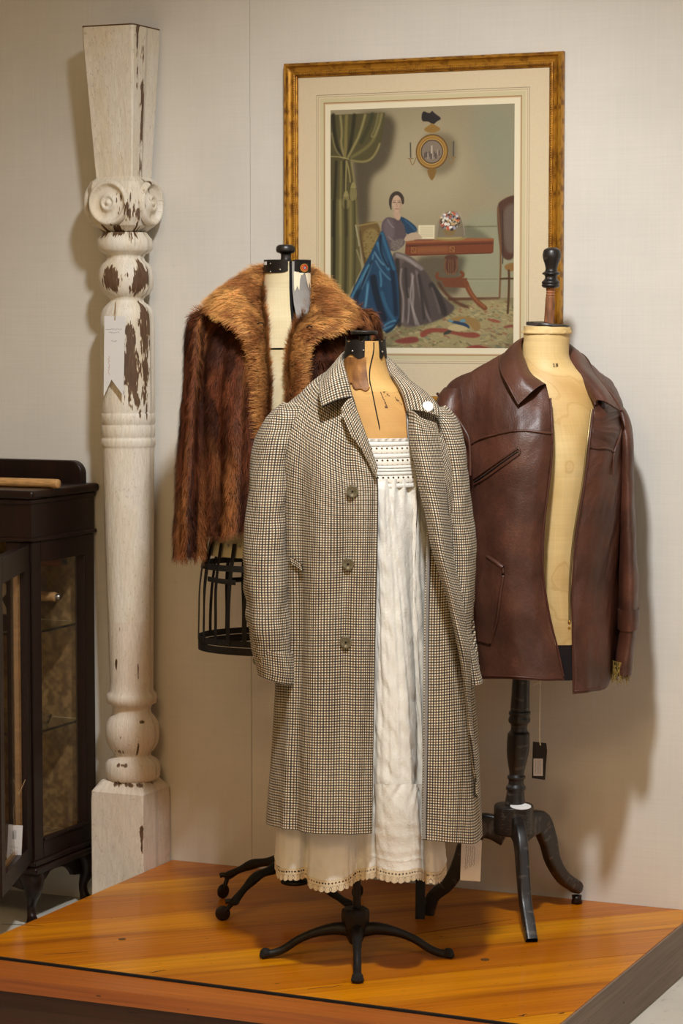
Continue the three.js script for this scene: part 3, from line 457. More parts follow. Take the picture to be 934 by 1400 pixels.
    use(2); for (const [x, k, lw] of [[30, '#29240f', 26], [90, '#8b8150', 20], [140, '#3a3317', 24], [185, '#7d7344', 18], [225, '#39331a', 14]]) str(k, lw, [[x, 0], [x + 10, 400], [x - 4, 930]], 2.5); str('#9b9470', 14, [[235, 230], [258, 340], [268, 420]], 1); str('#8d8458', 12, [[245, 460], [280, 560], [300, 640]], 1.5);
    // round mirror with eagle and candle arms
    use(0); const mx = 358, my = 145; blob('rgba(70,58,36,0.45)', [[mx - 50, my - 60], [mx + 90, my - 60], [mx + 84, my + 70], [mx - 30, my + 80]], 9);
    blur(0.7); for (const [rad, col] of [[56, '#63431a'], [52, '#a07a38'], [46, '#8a6428'], [42, '#c09a54'], [39, '#3a2a16'], [36, '#7f7060']]) { c.fillStyle = col; c.beginPath(); c.arc(mx, my, rad, 0, 6.3); c.fill(); }
    for (let i = 0; i < 10; i++) { blur(0.8); c.fillStyle = ['#574a40', '#433a34', '#9a8c7c'][i % 3]; c.fillRect(mx - 27 + i * 5.6, my - 8 + r() * 14, 4, 18); } c.fillStyle = '#b8aa98'; c.fillRect(mx - 3, my - 20, 5, 26);
    blob('#241d1c', [[mx - 34, 10], [mx - 8, 24], [mx, 12], [mx + 8, 22], [mx + 36, 40], [mx + 16, 48], [mx + 4, 60], [mx - 12, 46], [mx - 38, 48]], 1); blob('#8f6b30', [[mx - 34, 74], [mx - 10, 60], [mx, 52], [mx + 10, 60], [mx + 36, 74], [mx, 88]], 1); blob('#7d5c28', [[mx - 18, 198], [mx + 18, 198], [mx + 12, 222], [mx, 242], [mx - 12, 222]], 1);
    for (const q of [-1, 1]) { str('#86683a', 3, [[mx + q * 56, my + 18], [mx + q * 68, my + 62], [mx + q * 76, my + 20]], 0.6); str('#4c4640', 4.5, [[mx + q * 74, my + 16], [mx + q * 75, my - 30]], 0.6); str('#86683a', 3, [[mx + q * 66, my + 20], [mx + q * 82, my + 20]], 0.6); }
    // chair behind the lady, chair at the right
    use(2); blob('#6a532a', [[250, 230], [330, 205], [480, 195], [480, 700], [330, 700], [290, 480]], 2); blob('#85703f', [[285, 270], [460, 250], [450, 560], [330, 590]], 3); for (let i = 0; i < 70; i++) { blur(1); c.fillStyle = r() > 0.5 ? 'rgba(60,44,18,0.5)' : 'rgba(150,128,76,0.4)'; c.fillRect(300 + r() * 150, 270 + r() * 280, 16, 9); } str('#94804a', 10, [[250, 235], [330, 225], [480, 200]], 1); str('#3c2c14', 8, [[275, 280], [300, 480], [330, 600]], 2);
    use(3); blob('#4d3120', [[735, 60], [780, 20], [840, -10], [910, -20], [910, 520], [780, 540], [745, 300]], 1.5); blob('#655446', [[780, 120], [830, 60], [910, 40], [910, 480], [800, 470]], 4); str('#6d4a2c', 14, [[745, 90], [765, 320], [772, 560], [762, 850]], 1.2); str('#33201a', 7, [[782, 110], [792, 400], [786, 560]], 1); blob('#86602f', [[790, 570], [910, 545], [910, 620], [820, 630]], 1.5); str('#4c3016', 18, [[838, 620], [845, 760], [830, 980]], 1); str('#43290f', 14, [[770, 690], [830, 685], [900, 690]], 1);
    // table with drawers, lyre stem and splayed legs
    blob('#51311f', [[290, 480], [420, 480], [400, 560], [420, 640], [290, 640], [310, 560]], 1.5); str('#6f4a30', 14, [[310, 520], [285, 600], [330, 650]], 1.2); str('#6f4a30', 14, [[400, 520], [420, 600], [375, 650]], 1.2); for (const x of [335, 352, 369]) str('#815a3a', 4, [[x, 520], [x, 650]], 0.8); str('#6d3a1e', 26, [[240, 640], [220, 680], [300, 690], [420, 690], [470, 650], [440, 630]], 1.2); poly('#6a3a1f', [[270, 690], [490, 680], [480, 765], [300, 755]], 1.2);
    str('#713f20', 42, [[480, 720], [520, 850], [640, 938]], 1.2); str('#94592e', 8, [[500, 760], [540, 860], [640, 930]], 1.2); str('#4a2814', 22, [[250, 720], [330, 880], [500, 930]], 3);
    poly('#71391d', [[-30, 360], [700, 345], [712, 352], [708, 465], [690, 472], [0, 486], [-40, 470]], 0.8); poly('#8c5430', [[-30, 356], [520, 340], [712, 346], [708, 362], [-30, 378]], 0.8); poly('#552a15', [[-30, 392], [705, 378], [705, 392], [-30, 408]], 1); str('#4a2412', 5, [[-30, 480], [690, 470]], 0.8); for (const [x, y] of [[35, 438], [362, 434]]) { c.strokeStyle = '#a07a44'; blur(0.6); c.lineWidth = 4; c.strokeRect(x - 18, y - 22, 36, 44); str('#a07a44', 4, [[x - 12, y - 14], [x + 12, y + 14]], 0.6); } poly('#85502c', [[60, 410], [330, 405], [330, 460], [60, 466]], 4);
    // flowers under glass, book
    blur(1); c.fillStyle = '#8d7844'; c.beginPath(); c.ellipse(352, 340, 128, 20, 0, 0, 6.3); c.fill(); c.fillStyle = '#b9a566'; c.beginPath(); c.ellipse(340, 332, 112, 12, 0, 0, 6.3); c.fill(); blur(2); c.fillStyle = 'rgba(112,100,80,0.8)'; c.beginPath(); c.moveTo(230, 335); c.bezierCurveTo(220, 30, 480, 30, 470, 335); c.fill(); blob('#7e6740', [[280, 240], [400, 240], [380, 320], [300, 320]], 2);
    for (let i = 0; i < 190; i++) { const a = r() * 6.3, q = Math.sqrt(r()); blur(0.5); c.fillStyle = ['#d8d2c4', '#b5553a', '#4a4a3a', '#b89a68', '#8f8f9c', '#5c4a34', '#e6ded0', '#3c3430', '#9a5040'][Math.floor(r() * 9)]; c.beginPath(); c.arc(345 + Math.cos(a) * q * 84, 190 + Math.sin(a) * q * 76, 3 + r() * 11, 0, 6.3); c.fill(); } str('rgba(210,205,190,0.5)', 4, [[466, 320], [464, 200], [420, 120]], 1); str('rgba(210,205,190,0.45)', 4, [[236, 320], [240, 200], [290, 115]], 1);
    poly('#d8cca8', [[75, 224], [216, 224], [212, 345], [78, 340]], 0.7); poly('#7c4a34', [[40, 345], [216, 345], [190, 360], [40, 356]], 0.7); for (let i = 0; i < 10; i++) str('rgba(120,108,80,0.45)', 2.4, [[92, 240 + i * 9], [200, 240 + i * 9]], 0.3);
    // lady in a grey silk dress with a blue shawl
    use(2); blob('#5e514b', [[560, 470], [700, 500], [800, 560], [880, 650], [960, 800], [1080, 960], [1120, 1040], [960, 1130], [780, 1180], [650, 1180], [620, 1000], [600, 700]], 1.5);
    use(3); blob('#4a3f3a', [[-100, 500], [80, 560], [160, 640], [220, 760], [330, 880], [400, 930], [330, 1010], [150, 1070], [-60, 1110]], 2);
    for (const [k, lw, p] of [['#857871', 20, [[-20, 520], [60, 570], [110, 600]]], ['#3a302c', 36, [[60, 640], [140, 860], [170, 1040]]], ['#726661', 22, [[60, 620], [90, 820], [150, 1000], [180, 1050]]], ['#2e2622', 50, [[190, 740], [280, 880], [300, 980]]], ['#5f534d', 16, [[190, 760], [240, 880], [260, 980]]], ['#968b85', 14, [[20, 640], [40, 800], [20, 950], [60, 1080]]]]) str(k, lw, p, 2.5);
    use(2); for (const [k, lw, p] of [['#2f2723', 40, [[620, 560], [640, 800], [640, 1160]]], ['#8b7f79', 16, [[660, 640], [640, 760], [690, 930], [670, 1130]]], ['#9b918b', 12, [[770, 700], [730, 880], [770, 1040], [820, 1160]]], ['#a59b95', 9, [[720, 820], [740, 1000], [720, 1140]]], ['#7d716b', 30, [[620, 520], [740, 540], [840, 640]]], ['#978c86', 12, [[610, 500], [720, 530], [800, 620]]], ['#352c28', 26, [[700, 640], [700, 800], [720, 900]]], ['#352c28', 26, [[820, 700], [850, 900], [870, 1100]]]]) str(k, lw, p, 2.2);
    blob('#56484a', [[480, 200], [530, 155], [600, 175], [640, 170], [690, 200], [710, 330], [680, 440], [560, 490], [510, 400], [470, 280]], 1.2); blob('#66585a', [[490, 210], [540, 160], [590, 210], [600, 330], [560, 400], [500, 320]], 4); for (const p of [[[530, 180], [560, 240], [590, 260]], [[540, 340], [590, 400], [640, 390]]]) str('#8b7e7c', 8, p, 1.5); blob('#6d6058', [[540, 400], [620, 360], [690, 360], [670, 430], [590, 485]], 2); for (let i = 0; i < 30; i++) { blur(0.6); c.fillStyle = 'rgba(160,148,136,0.5)'; c.fillRect(560 + r() * 110, 370 + r() * 90, 10, 5); }
    blob('#1f3a52', [[640, 150], [690, 170], [760, 220], [810, 270], [790, 310], [700, 330], [690, 240], [650, 190]], 1); str('#3a6480', 10, [[690, 190], [760, 250], [790, 290]], 2);
    blob('#1c3c56', [[480, 280], [510, 330], [560, 480], [620, 640], [640, 900], [640, 1120], [590, 1200], [520, 1245], [470, 1180], [380, 1060], [280, 1000], [140, 985], [260, 720], [340, 560], [430, 380], [465, 300]], 1);
    for (const [k, lw, p] of [['#0c1a2a', 60, [[400, 720], [420, 900], [500, 1100]]], ['#0e2034', 40, [[560, 560], [600, 800], [610, 1060]]], ['#102438', 44, [[240, 840], [240, 980]]], ['#33627e', 26, [[350, 760], [340, 900], [320, 1000]]], ['#5e90a6', 12, [[350, 780], [340, 920], [326, 990]]], ['#3b6d8a', 30, [[440, 400], [480, 520], [540, 640]]], ['#7aa3b4', 10, [[410, 480], [470, 590], [500, 600]]], ['#6d9aae', 9, [[400, 500], [380, 640], [290, 820]]], ['#6d9aae', 8, [[420, 560], [480, 680], [560, 740]]], ['#88adba', 7, [[360, 600], [300, 700], [280, 830]]], ['#2f5d78', 28, [[480, 310], [520, 450], [590, 640]]], ['#0d1c2c', 18, [[470, 330], [440, 480], [540, 620]]], ['#0d1c2c', 16, [[390, 560], [330, 700], [250, 900]]], ['#457a94', 18, [[200, 900], [300, 700], [360, 600]]], ['#2a5570', 30, [[480, 860], [520, 1020], [590, 1110]]], ['#5a8ca2', 12, [[500, 1170], [560, 1120], [610, 1120]]], ['#4d8098', 16, [[500, 1200], [540, 1180], [600, 1160]]], ['#0b1828', 14, [[520, 1230], [590, 1190], [640, 1110]]], ['#4a7f99', 14, [[460, 660], [480, 760], [470, 800]]]]) str(k, lw, p, 2.2);
    use(1); blob('#b4967c', [[640, 1000], [690, 1000], [720, 1060], [690, 1110], [640, 1060]], 1); blob('#bb9d82', [[618, 900], [660, 848], [710, 860], [726, 920], [715, 990], [680, 1030], [640, 990]], 0.8); blob('#a58a70', [[700, 880], [728, 900], [716, 990], [690, 1024], [700, 960]], 2);
    blob('#3c3026', [[596, 930], [606, 860], [650, 818], [700, 820], [742, 870], [746, 940], [722, 950], [716, 890], [680, 850], [640, 870], [622, 930], [626, 1010], [610, 980]], 0.8); for (const x of [650, 696]) { str('#4a382c', 7, [[x - 12, 925], [x + 12, 925]], 0.8); str('#6a5242', 4, [[x - 14, 908], [x + 14, 908]], 0.6); } str('#8e6e58', 5, [[676, 930], [668, 962], [680, 966]], 0.8); str('#8a5448', 7, [[660, 988], [690, 988]], 0.8);
    use(2); blob('#b29a80', [[680, 360], [730, 310], [800, 300], [830, 330], [860, 360], [780, 370], [690, 390]], 0.8);
    // paper grain
    use(0); blur(0); c.globalAlpha = 0.045; for (let i = 0; i < 30000; i++) { c.fillStyle = r() > 0.5 ? '#fff4da' : '#241a10'; c.fillRect(r() * w2, r() * h2, 1 + r() * 3, 1); } c.globalAlpha = 1;
  });
  part(t, 'print', unit(box(pr[0], pr[1], pr[2], pr[3], zb + 0.006, zb + 0.0066)), std({ map: art, roughness: 0.8 }), 'portrait print of a seated lady');
}

// ------------------------------------------------------------------ glass-fronted cabinet with its door open
{
  const xr = -0.906, zf = 0.325, xl = -1.72, yt = 1.04, D0 = 0.145, wd = 0.035;
  const top = X(121, 661, xr).y, t = thing('display_cabinet', 'dark mahogany glazed cabinet on short curved legs left of the post', 'cabinet', new V3((xr + xl) / 2, 0, zf / 2));
  const yb = 0.165, B = (...a) => box(...a);
  part(t, 'cabinet_top', merge([B(xl - 0.012, xr + 0.012, top - 0.022, top, 0.0, zf + 0.014, 0.009), B(xl - 0.004, xr + 0.004, top - 0.035, top - 0.022, 0.006, zf + 0.006, 0.004)]), M.mahogany);
  part(t, 'frieze', merge([B(xl, xr, top - 0.118, top - 0.035, 0.012, zf), B(xl - 0.006, xr + 0.006, top - 0.128, top - 0.117, 0.006, zf + 0.007, 0.004)]), M.mahogany);
  { const P = []; const s = new THREE.Shape(); const xe = W(111, 650, 0.03).x; s.moveTo(xl, top); s.lineTo(xe, top); s.lineTo(xe, top + 0.022); s.absarc(xe - 0.03, top + 0.026, 0.03, 0, Math.PI / 2, false); s.lineTo(xl, top + 0.056); s.closePath(); const g = new THREE.ExtrudeGeometry(s, { depth: 0.02, bevelEnabled: true, bevelSize: 0.004, bevelThickness: 0.004, bevelSegments: 3 }); g.translate(0, -0.003, 0.012); part(t, 'back_rail', boxUV(g), M.mahogany); }
  const yu = top - 0.128;
  part(t, 'side_stile', B(xr - 0.03, xr, yb, yu, zf - 0.045, zf, 0.003), M.mahogany); part(t, 'side_stile', B(xr - 0.03, xr, yb, yu, 0.012, 0.062, 0.003), M.mahogany);
  part(t, 'side_rail', B(xr - 0.03, xr, yu - 0.052, yu, 0.06, zf - 0.045), M.mahogany); part(t, 'side_rail', merge([B(xr - 0.03, xr, yb, yb + 0.045, 0.06, zf - 0.045), B(xr - 0.012, xr + 0.004, yb + 0.045, yb + 0.053, 0.06, zf - 0.045, 0.003)]), M.mahogany);
  part(t, 'side_pane', B(xr - 0.016, xr - 0.013, yb + 0.04, yu - 0.045, 0.055, zf - 0.04), M.glass);
  part(t, 'back_panel', B(xl, xr - 0.03, yb, yu, 0.012, 0.02), M.brocade, 'worn gold brocade lining'); part(t, 'left_side', B(xl, xl + 0.03, yb, yu, 0.012, zf), M.mahogany);
  part(t, 'cabinet_floor', B(xl + 0.03, xr - 0.03, yb, yb + 0.02, 0.02, zf - 0.005), M.brocade);
  part(t, 'front_stile', B(xr - 0.075, xr - 0.031, yb, yu, zf - 0.02, zf, 0.003), M.mahogany); part(t, 'front_stile', B(xl + 0.03, xl + 0.075, yb, yu, zf - 0.02, zf, 0.003), M.mahogany);
  part(t, 'base_moulding', merge([B(xl - 0.012, xr + 0.014, yb - 0.03, yb - 0.012, 0.004, zf + 0.016, 0.007), B(xl - 0.005, xr + 0.007, yb - 0.012, yb + 0.003, 0.006, zf + 0.009, 0.004)]), M.mahogany);
  for (const [x, z, sx, sz] of [[xr - 0.02, zf - 0.02, 1, 1], [xl + 0.02, zf - 0.02, -1, 1], [xr - 0.02, 0.035, 1, 0], [xl + 0.02, 0.035, -1, 0]])
    part(t, 'leg', sweep([[-0.012, yb - 0.028, -0.012], [0.004, 0.115, 0.004], [0.006, 0.09, 0.006], [-0.008, 0.045, -0.008], [-0.004, 0.018, -0.004], [0.006, 0.0, 0.006]].map(([a, y, c]) => new V3(x + a * sx, y, z + c * sz)), q => { const w = lerp(0.034, 0.011, step(0, 0.72, q)) + 0.008 * step(0.8, 1, q); return [w, w]; }, { side: new V3(1, 0, 0), n: 26 }), M.mahogany);
  { const s = new THREE.Shape(); s.moveTo(xr - 0.04, yb - 0.03); s.lineTo(xl + 0.04, yb - 0.03); s.quadraticCurveTo(xl + 0.1, yb - 0.06, xl + 0.25, yb - 0.05); s.lineTo(xr - 0.25, yb - 0.05); s.quadraticCurveTo(xr - 0.1, yb - 0.06, xr - 0.04, yb - 0.075); s.closePath(); const g = new THREE.ExtrudeGeometry(s, { depth: 0.012, bevelEnabled: false }); g.translate(0, 0, zf - 0.02); part(t, 'apron', boxUV(g), M.mahogany); }
  { const s = new THREE.Shape(); s.moveTo(-0.03, yb - 0.03); s.lineTo(-(zf - 0.03), yb - 0.03); s.lineTo(-(zf - 0.03), yb - 0.075); s.quadraticCurveTo(-0.25, yb - 0.07, -0.22, yb - 0.045); s.quadraticCurveTo(-0.13, yb - 0.035, -0.1, yb - 0.08); s.lineTo(-0.03, yb - 0.09); s.closePath(); const g = new THREE.ExtrudeGeometry(s, { depth: 0.012, bevelEnabled: false }); g.rotateY(Math.PI / 2); g.translate(xr - 0.03, 0, 0); part(t, 'apron', boxUV(g), M.mahogany); }
  const shelfY = [X(75, 864, xr).y, X(75, 1001, xr).y];
  for (const y of shelfY) part(t, 'glass_shelf', B(xl + 0.03, xr - 0.034, y - 0.003, y + 0.003, 0.022, zf - 0.03), M.glassSolid);
  // the open door, hinged on the right front corner
  {
    const hinge = new V3(W(37, 900, zf).x, 0, zf + 0.002), dw = 0.4, doorG = new THREE.Matrix4().makeRotationY(1.11 * Math.PI - Math.PI * 0.5 + Math.PI).setPosition(hinge);
    // local x along the door from the hinge, local z its thickness
    const dir = TO.clone().multiplyScalar(0.9985).addScaledVector(RT, -0.054).normalize(), nrm = new V3(-dir.z, 0, dir.x); doorG.makeBasis(dir, new V3(0, 1, 0), nrm).setPosition(hinge);
    const T = g => g.applyMatrix4(doorG), y0 = yb + 0.004, y1 = yu - 0.004;
    const dr = part(t, 'door', T(merge([B(0, 0.07, y0, y1, -0.011, 0.011, 0.002), B(dw - 0.045, dw, y0, y1, -0.011, 0.011, 0.002), B(0.07, dw - 0.045, y0, y0 + 0.045, -0.011, 0.011), B(0.07, dw - 0.045, y1 - 0.06, y1, -0.011, 0.011)])), M.mahogany);
    part(dr, 'door_pane', T(B(0.07, dw - 0.045, y0 + 0.045, y1 - 0.06, -0.0015, 0.0015)), M.glass);
    part(dr, 'pane_bead', T(merge([B(0.07, 0.077, y0 + 0.045, y1 - 0.06, 0.0016, 0.017), B(dw - 0.052, dw - 0.045, y0 + 0.045, y1 - 0.06, 0.0016, 0.011), B(0.077, dw - 0.052, y0 + 0.045, y0 + 0.053, 0.0016, 0.011)])), M.palewood, 'pale wood glazing bead');
    // its tag
    const q = d => hinge.clone().addScaledVector(dir, d).addScaledVector(nrm, -0.016);
    const ttx = canvasTex(96, 288, (c, w, h) => { c.fillStyle = '#dcdad8'; c.fillRect(0, 0, w, h); c.fillStyle = '#55504e'; c.fillRect(30, 40, 26, 56); c.fillRect(40, 30, 8, 20); c.strokeStyle = 'rgba(90,86,84,0.7)'; c.lineWidth = 2.5; const r = rng(4); for (let i = 0; i < 5; i++) { c.beginPath(); for (let x = 18; x < 78; x += 5) c.lineTo(x, 150 + i * 24 + (r() - 0.5) * 6); c.stroke(); } });
    const a = q(0.12), tg = thing('price_tag', 'white printed card tag hanging on the open cabinet door', 'tag', new V3(a.x, 0.17, a.z));
    const pw = 0.036, y = X(17, 1127, a.x).y, g = new RoundedBoxGeometry(pw, 0.105, 0.0008, 1, 0.0003); const cardUV = []; const gp = g.attributes.position; for (let i = 0; i < gp.count; i++) cardUV.push(gp.getX(i) / pw + 0.5, gp.getY(i) / 0.105 + 0.5); g.setAttribute('uv', new THREE.Float32BufferAttribute(cardUV, 2));
    g.rotateZ(-0.06); const P0 = A(20, 1157, CAM.clone().sub(a).setY(0).dot(TO) - 0.02); g.rotateY(0.15); g.rotateY(-PSI + 0.5); g.translate(P0.x, P0.y, P0.z); part(tg, 'card', g, std({ map: ttx, roughness: 0.8 }));
    part(tg, 'string', sweep([P0.clone().add(new V3(0, 0.05, 0)), P0.clone().add(new V3(-0.004, 0.09, -0.004)), q(0.12).setY(P0.y + 0.16)], 0.0009, { n: 12, k: 6 }), M.twine);
  }
  // things in and on the cabinet
  const pin = (name, label, p, len, r, mat, capMat) => { const g = thing(name, label, 'rolling pin', p.clone().add(new V3(-len / 2, -r, 0))); part(g, 'roller', lathe([[0.0001, 0], [r * 0.9, 0.001], [r, 0.006], [r, len - 0.006], [r * 0.9, len - 0.001], [0.0001, len]], p, new V3(-1, 0, 0), 24), mat); if (capMat) part(g, 'end_cap', lathe([[0.0001, 0.012], [r * 0.55, 0.011], [r * 0.6, 0.0]], p.clone().add(new V3(0.0, 0, 0)), new V3(1, 0, 0), 20), capMat); return g; };
  { const p = W(81, 658, 0.23); p.y = top + 0.0115; pin('rolling_pin', 'pale wooden rolling pin lying on top of the dark cabinet', p, 0.5, 0.0115, M.palewood); }
  const sh = shelfY[0] + 0.003;
  { const p = W(77, 816, 0.1); p.x = Math.min(p.x, xr - 0.06); pin('rolling_pin', 'pale wooden rolling pin with metal end inside the cabinet', p, 0.34, 0.0125, M.palewood, M.steel); const rk = thing('wooden_rack', 'small rack holding two rolling pins on the upper cabinet shelf', 'rack', new V3(p.x - 0.2, sh, 0.08)); part(rk, 'upright', box(p.x - 0.27, p.x - 0.255, sh, p.y + 0.1, 0.03, 0.12), M.mahogany); part(rk, 'upright', box(p.x - 0.13, p.x - 0.115, sh, p.y + 0.1, 0.03, 0.12), M.mahogany);
    const p2 = W(86, 769, 0.06); p2.x = Math.min(p2.x, xr - 0.05); pin('rolling_pin', 'red-brown wooden rolling pin with dark end, upper one in cabinet', p2, 0.34, 0.011, M.redwood, M.ebony); }
  { // sign with a big letter
    const tx = canvasTex(256, 256, (c, w, h) => { c.fillStyle = '#2a2018'; c.fillRect(0, 0, w, h); c.fillStyle = '#c9b596'; c.font = 'bold 250px serif'; c.textAlign = 'center'; c.fillText('R', w / 2, 216); });
    const zc = 0.12, p0 = W(-30, 866, zc), p1 = W(24, 800, zc), g = box(p0.x, p1.x, sh, sh + 0.13, zc, zc + 0.006); const gp = g.attributes.position, u = []; for (let i = 0; i < gp.count; i++) u.push((gp.getX(i) - p0.x) / (p1.x - p0.x), (gp.getY(i) - sh) / 0.13); g.setAttribute('uv', new THREE.Float32BufferAttribute(u, 2));
    solo('letter_sign', 'dark panel with a large pale letter R inside the cabinet', 'sign', g, std({ map: tx, roughness: 0.7 }), new V3((p0.x + p1.x) / 2, sh, zc));
  }
  { const p = W(67, 1000, 0.16); p.x = Math.min(p.x, xr - 0.07); p.y = shelfY[1] + 0.003; solo('glass_bowl', 'small clear glass dish on the lower cabinet shelf', 'dish', lathe([[0.0001, 0.002], [0.012, 0.001], [0.014, 0.004], [0.02, 0.018], [0.024, 0.028], [0.022, 0.028], [0.018, 0.018], [0.011, 0.006], [0.0001, 0.005]], p, new V3(0, 1, 0), 24), M.glassSolid, p); }
}

// ------------------------------------------------------------------ overcoat dress form, gown and overcoat
{
  const D = 5.25, gy = A(488, 1300, D).y, foot = A(488, 1300, D).setY(CT), ax = foot;
  const t = thing('dress_form', 'tan cloth dress form on a four-footed iron stand, wearing the checked overcoat', 'dress form', foot);
  const neck = [[500, 466, 26, 0.042, 0.005], [500, 480, 27.5, 0.044, 0.005], [499, 500, 29.5, 0.047, 0.004], [501, 520, 36, 0.055, 0.004], [503, 535, 52, 0.066, 0.004], [502, 552, 78, 0.08, 0.0], [500, 575, 100, 0.095, 0.0], [500, 610, 106, 0.11, 0.0], [500, 680, 96, 0.112, 0], [500, 760, 72, 0.085, 0], [500, 840, 70, 0.085, 0], [500, 920, 74, 0.09, 0]];
  part(t, 'torso', loft(neck, D, { nu: 64, nv: 90, capA: true, capB: true }), M.formTan);
  // worn patch on the neck, torn edge
  const ringAt = (y) => { let i = 0; while (neck[i + 1][1] < y) i++; const f = (y - neck[i][1]) / (neck[i + 1][1] - neck[i][1]); return neck[i].map((v, q) => lerp(v, neck[i + 1][q], f)); };
  const onForm = (a0, a1, y0, y1, off, n1 = 14, n2 = 14, wob) => Array.from({ length: n2 }, (_, i) => Array.from({ length: n1 }, (_, j) => { const a = lerp(a0, a1, j / (n1 - 1)); let y = lerp(y0, y1, i / (n2 - 1)); if (wob && (i === n2 - 1)) y += wob(j / (n1 - 1)); const [x, yy, w, h, dc] = ringAt(cl(y, 466, 919)); return A(x, y, D).addScaledVector(RT, Math.cos(a) * (w * m(D) + off)).addScaledVector(TO, dc + Math.sin(a) * (h + off)); }));
  const seamA = y => lerp(1.15, 1.46, step(470, 522, y)) - 0.08 * step(530, 600, y);
  part(t, 'worn_patch', gridGeo(onForm(1.52, 2.85, 488, 527, 0.0012, 24, 14, x => 4 * Math.sin(x * 9) + 2 * Math.sin(x * 23)), { thick: 0.0008, axis: ax }), M.formWorn, 'worn dark varnished patch of the neck');
  part(t, 'torn_edge', sweep(Array.from({ length: 22 }, (_, j) => { const x = j / 21, a = lerp(1.52, 2.75, x), y = 528 + 4 * Math.sin(x * 9) + 2 * Math.sin(x * 23); const [cx, , w, h, dc] = ringAt(y); return A(cx, y, D).addScaledVector(RT, Math.cos(a) * (w * m(D) + 0.0015)).addScaledVector(TO, dc + Math.sin(a) * (h + 0.0015)); }), [0.0016, 0.0026], { n: 50, k: 6 }), M.formWorn);
  part(t, 'seam', sweep(Array.from({ length: 16 }, (_, j) => { const y = lerp(468, 604, j / 15), a = seamA(y), [cx, , w, h, dc] = ringAt(y); return A(cx, y, D).addScaledVector(RT, Math.cos(a) * (w * m(D) + 0.0003)).addScaledVector(TO, dc + Math.sin(a) * (h + 0.0003)); }), 0.0014, { n: 50, k: 6 }), M.dark, 'dark gap seam');
  // printed size marks
  { const mk = tex(128, 128, (u, v) => { const x = u * 128, y = 128 - v * 128, n = fbm(u * 30, v * 30, 4, 2); const on2 = (x > 12 && x < 20 && y > 10 && y < 92 && n > 0.38) || (y > 92 && y < 104 && x > 6 && x < 22) || (x > 34 && x < 74 && (Math.abs(y - 12) < 2.5 || Math.abs(y - 34) < 2.5) && n > 0.5) || (x > 36 && x < 72 && y > 16 && y < 30 && n > 0.62) || (Math.abs(x - 104 + (y - 40) * 0.35) < 3 && y > 40 && y < 64) || (Math.abs(y - 62) < 2.6 && x > 94 && x < 112) || (Math.abs(x - 106) < 2.8 && y > 50 && y < 90 && n > 0.4); return on2 ? 255 : 0; }, { srgb: false, wrap: false });
    part(t, 'size_mark', gridGeo(onForm(1.3, 0.86, 532, 562, 0.0008, 10, 10), { axis: ax, uvUnit: true }), std({ color: '#5a3d22', alphaMap: mk, alphaTest: 0.5 }), 'faded printed size marks'); }
  // metal neck caps
  const cap = (a0, a1) => { const n = 25, top = x => 468 - 4 * Math.abs(Math.sin(x * Math.PI * 1.5)) - 4 * (x < 0.06 || x > 0.94 ? 1 : 0), bot = x => 487 + 3.2 * Math.sin(x * Math.PI * 3); return gridGeo(Array.from({ length: 6 }, (_, i) => Array.from({ length: n }, (_, j) => { const x = j / (n - 1), a = lerp(a0, a1, x), y = lerp(top(x), bot(x), i / 5), [cx, , w, h, dc] = ringAt(cl(y, 466, 500)); return A(cx, y, D).addScaledVector(RT, Math.cos(a) * (w * m(D) + 0.002)).addScaledVector(TO, dc + Math.sin(a) * (h + 0.002)); })), { thick: 0.0012, axis: ax }); };
  for (const [a0, a1] of [[1.62, 3.1], [0.18, 0.86], [-1.4, 0.0], [3.35, 4.6]]) part(t, 'neck_cap', cap(a0, a1), M.strap, 'black metal scalloped neck plate');
  for (const [x, y, dd] of [[482, 480, 0.037], [497, 479, 0.048], [523, 481, 0.033]]) part(t, 'rivet', ball(A(x, y, D - dd - 0.004), 0.0022), M.steel);
  part(t, 'knob', loft([[498, 451.5, 10], [498, 452.5, 18], [498, 455, 18.5], [498, 457.5, 17], [498, 458.5, 9], [499, 461, 8], [499, 470, 8]], D, { capA: true, capB: true, nu: 24 }), M.ebony);
  // stand: pole, octagonal hub, four arched legs with paw feet
  part(t, 'pole', sweep([A(488, 1000, D), A(488, 1120, D), A(488, 1250, D)], 0.0085, { n: 8 }), M.iron);
  const hubY = A(488, 1241, D).y;
  part(t, 'hub', (() => { const g = loft([[486, 1241, 15], [486, 1243, 18.5], [486, 1252, 19.5], [486, 1266, 18], [486, 1280, 13], [486, 1290, 8]], D, { nu: 8, capA: true, capB: true, nv: 14 }).toNonIndexed(); g.computeVertexNormals(); return g; })(), M.iron);
  const R = 129 * m(D);
  for (const [x, z] of [[1, 0], [-1, 0], [0, 1], [0, -1]]) {
    const d = RT.clone().multiplyScalar(x).addScaledVector(TO, z), P = (r, h) => foot.clone().addScaledVector(d, r * R).setY(CT + h);
    const leg = part(t, 'leg', sweep([P(0.06, 0.062), P(0.2, 0.0655), P(0.42, 0.058), P(0.62, 0.042), P(0.8, 0.019), P(0.92, 0.0105), P(1.0, 0.0105)], q => { const w = lerp(0.0155, 0.0088, step(0, 0.55, q)); return [w, w]; }, { n: 34 }), M.iron);
    const paw = [ball(P(0.985, 0.0115), 0.0125, 1, 0.92, 1)]; const s = new V3().crossVectors(d, new V3(0, 1, 0)); for (const q of [-1.1, -0.4, 0.4, 1.1]) paw.push(ball(P(1.03 - 0.02 * Math.abs(q), 0.0075).addScaledVector(s, q * 0.0072), 0.006, 1, 1.1, 1)); part(leg, 'paw_foot', merge(paw), M.iron);
  }

  // ---- white cotton gown
  const gown = thing('nightgown', 'long white cotton nightgown with lace yoke and hem, worn under the checked coat', 'nightgown', foot.clone().setY(A(490, 1215, D).y));
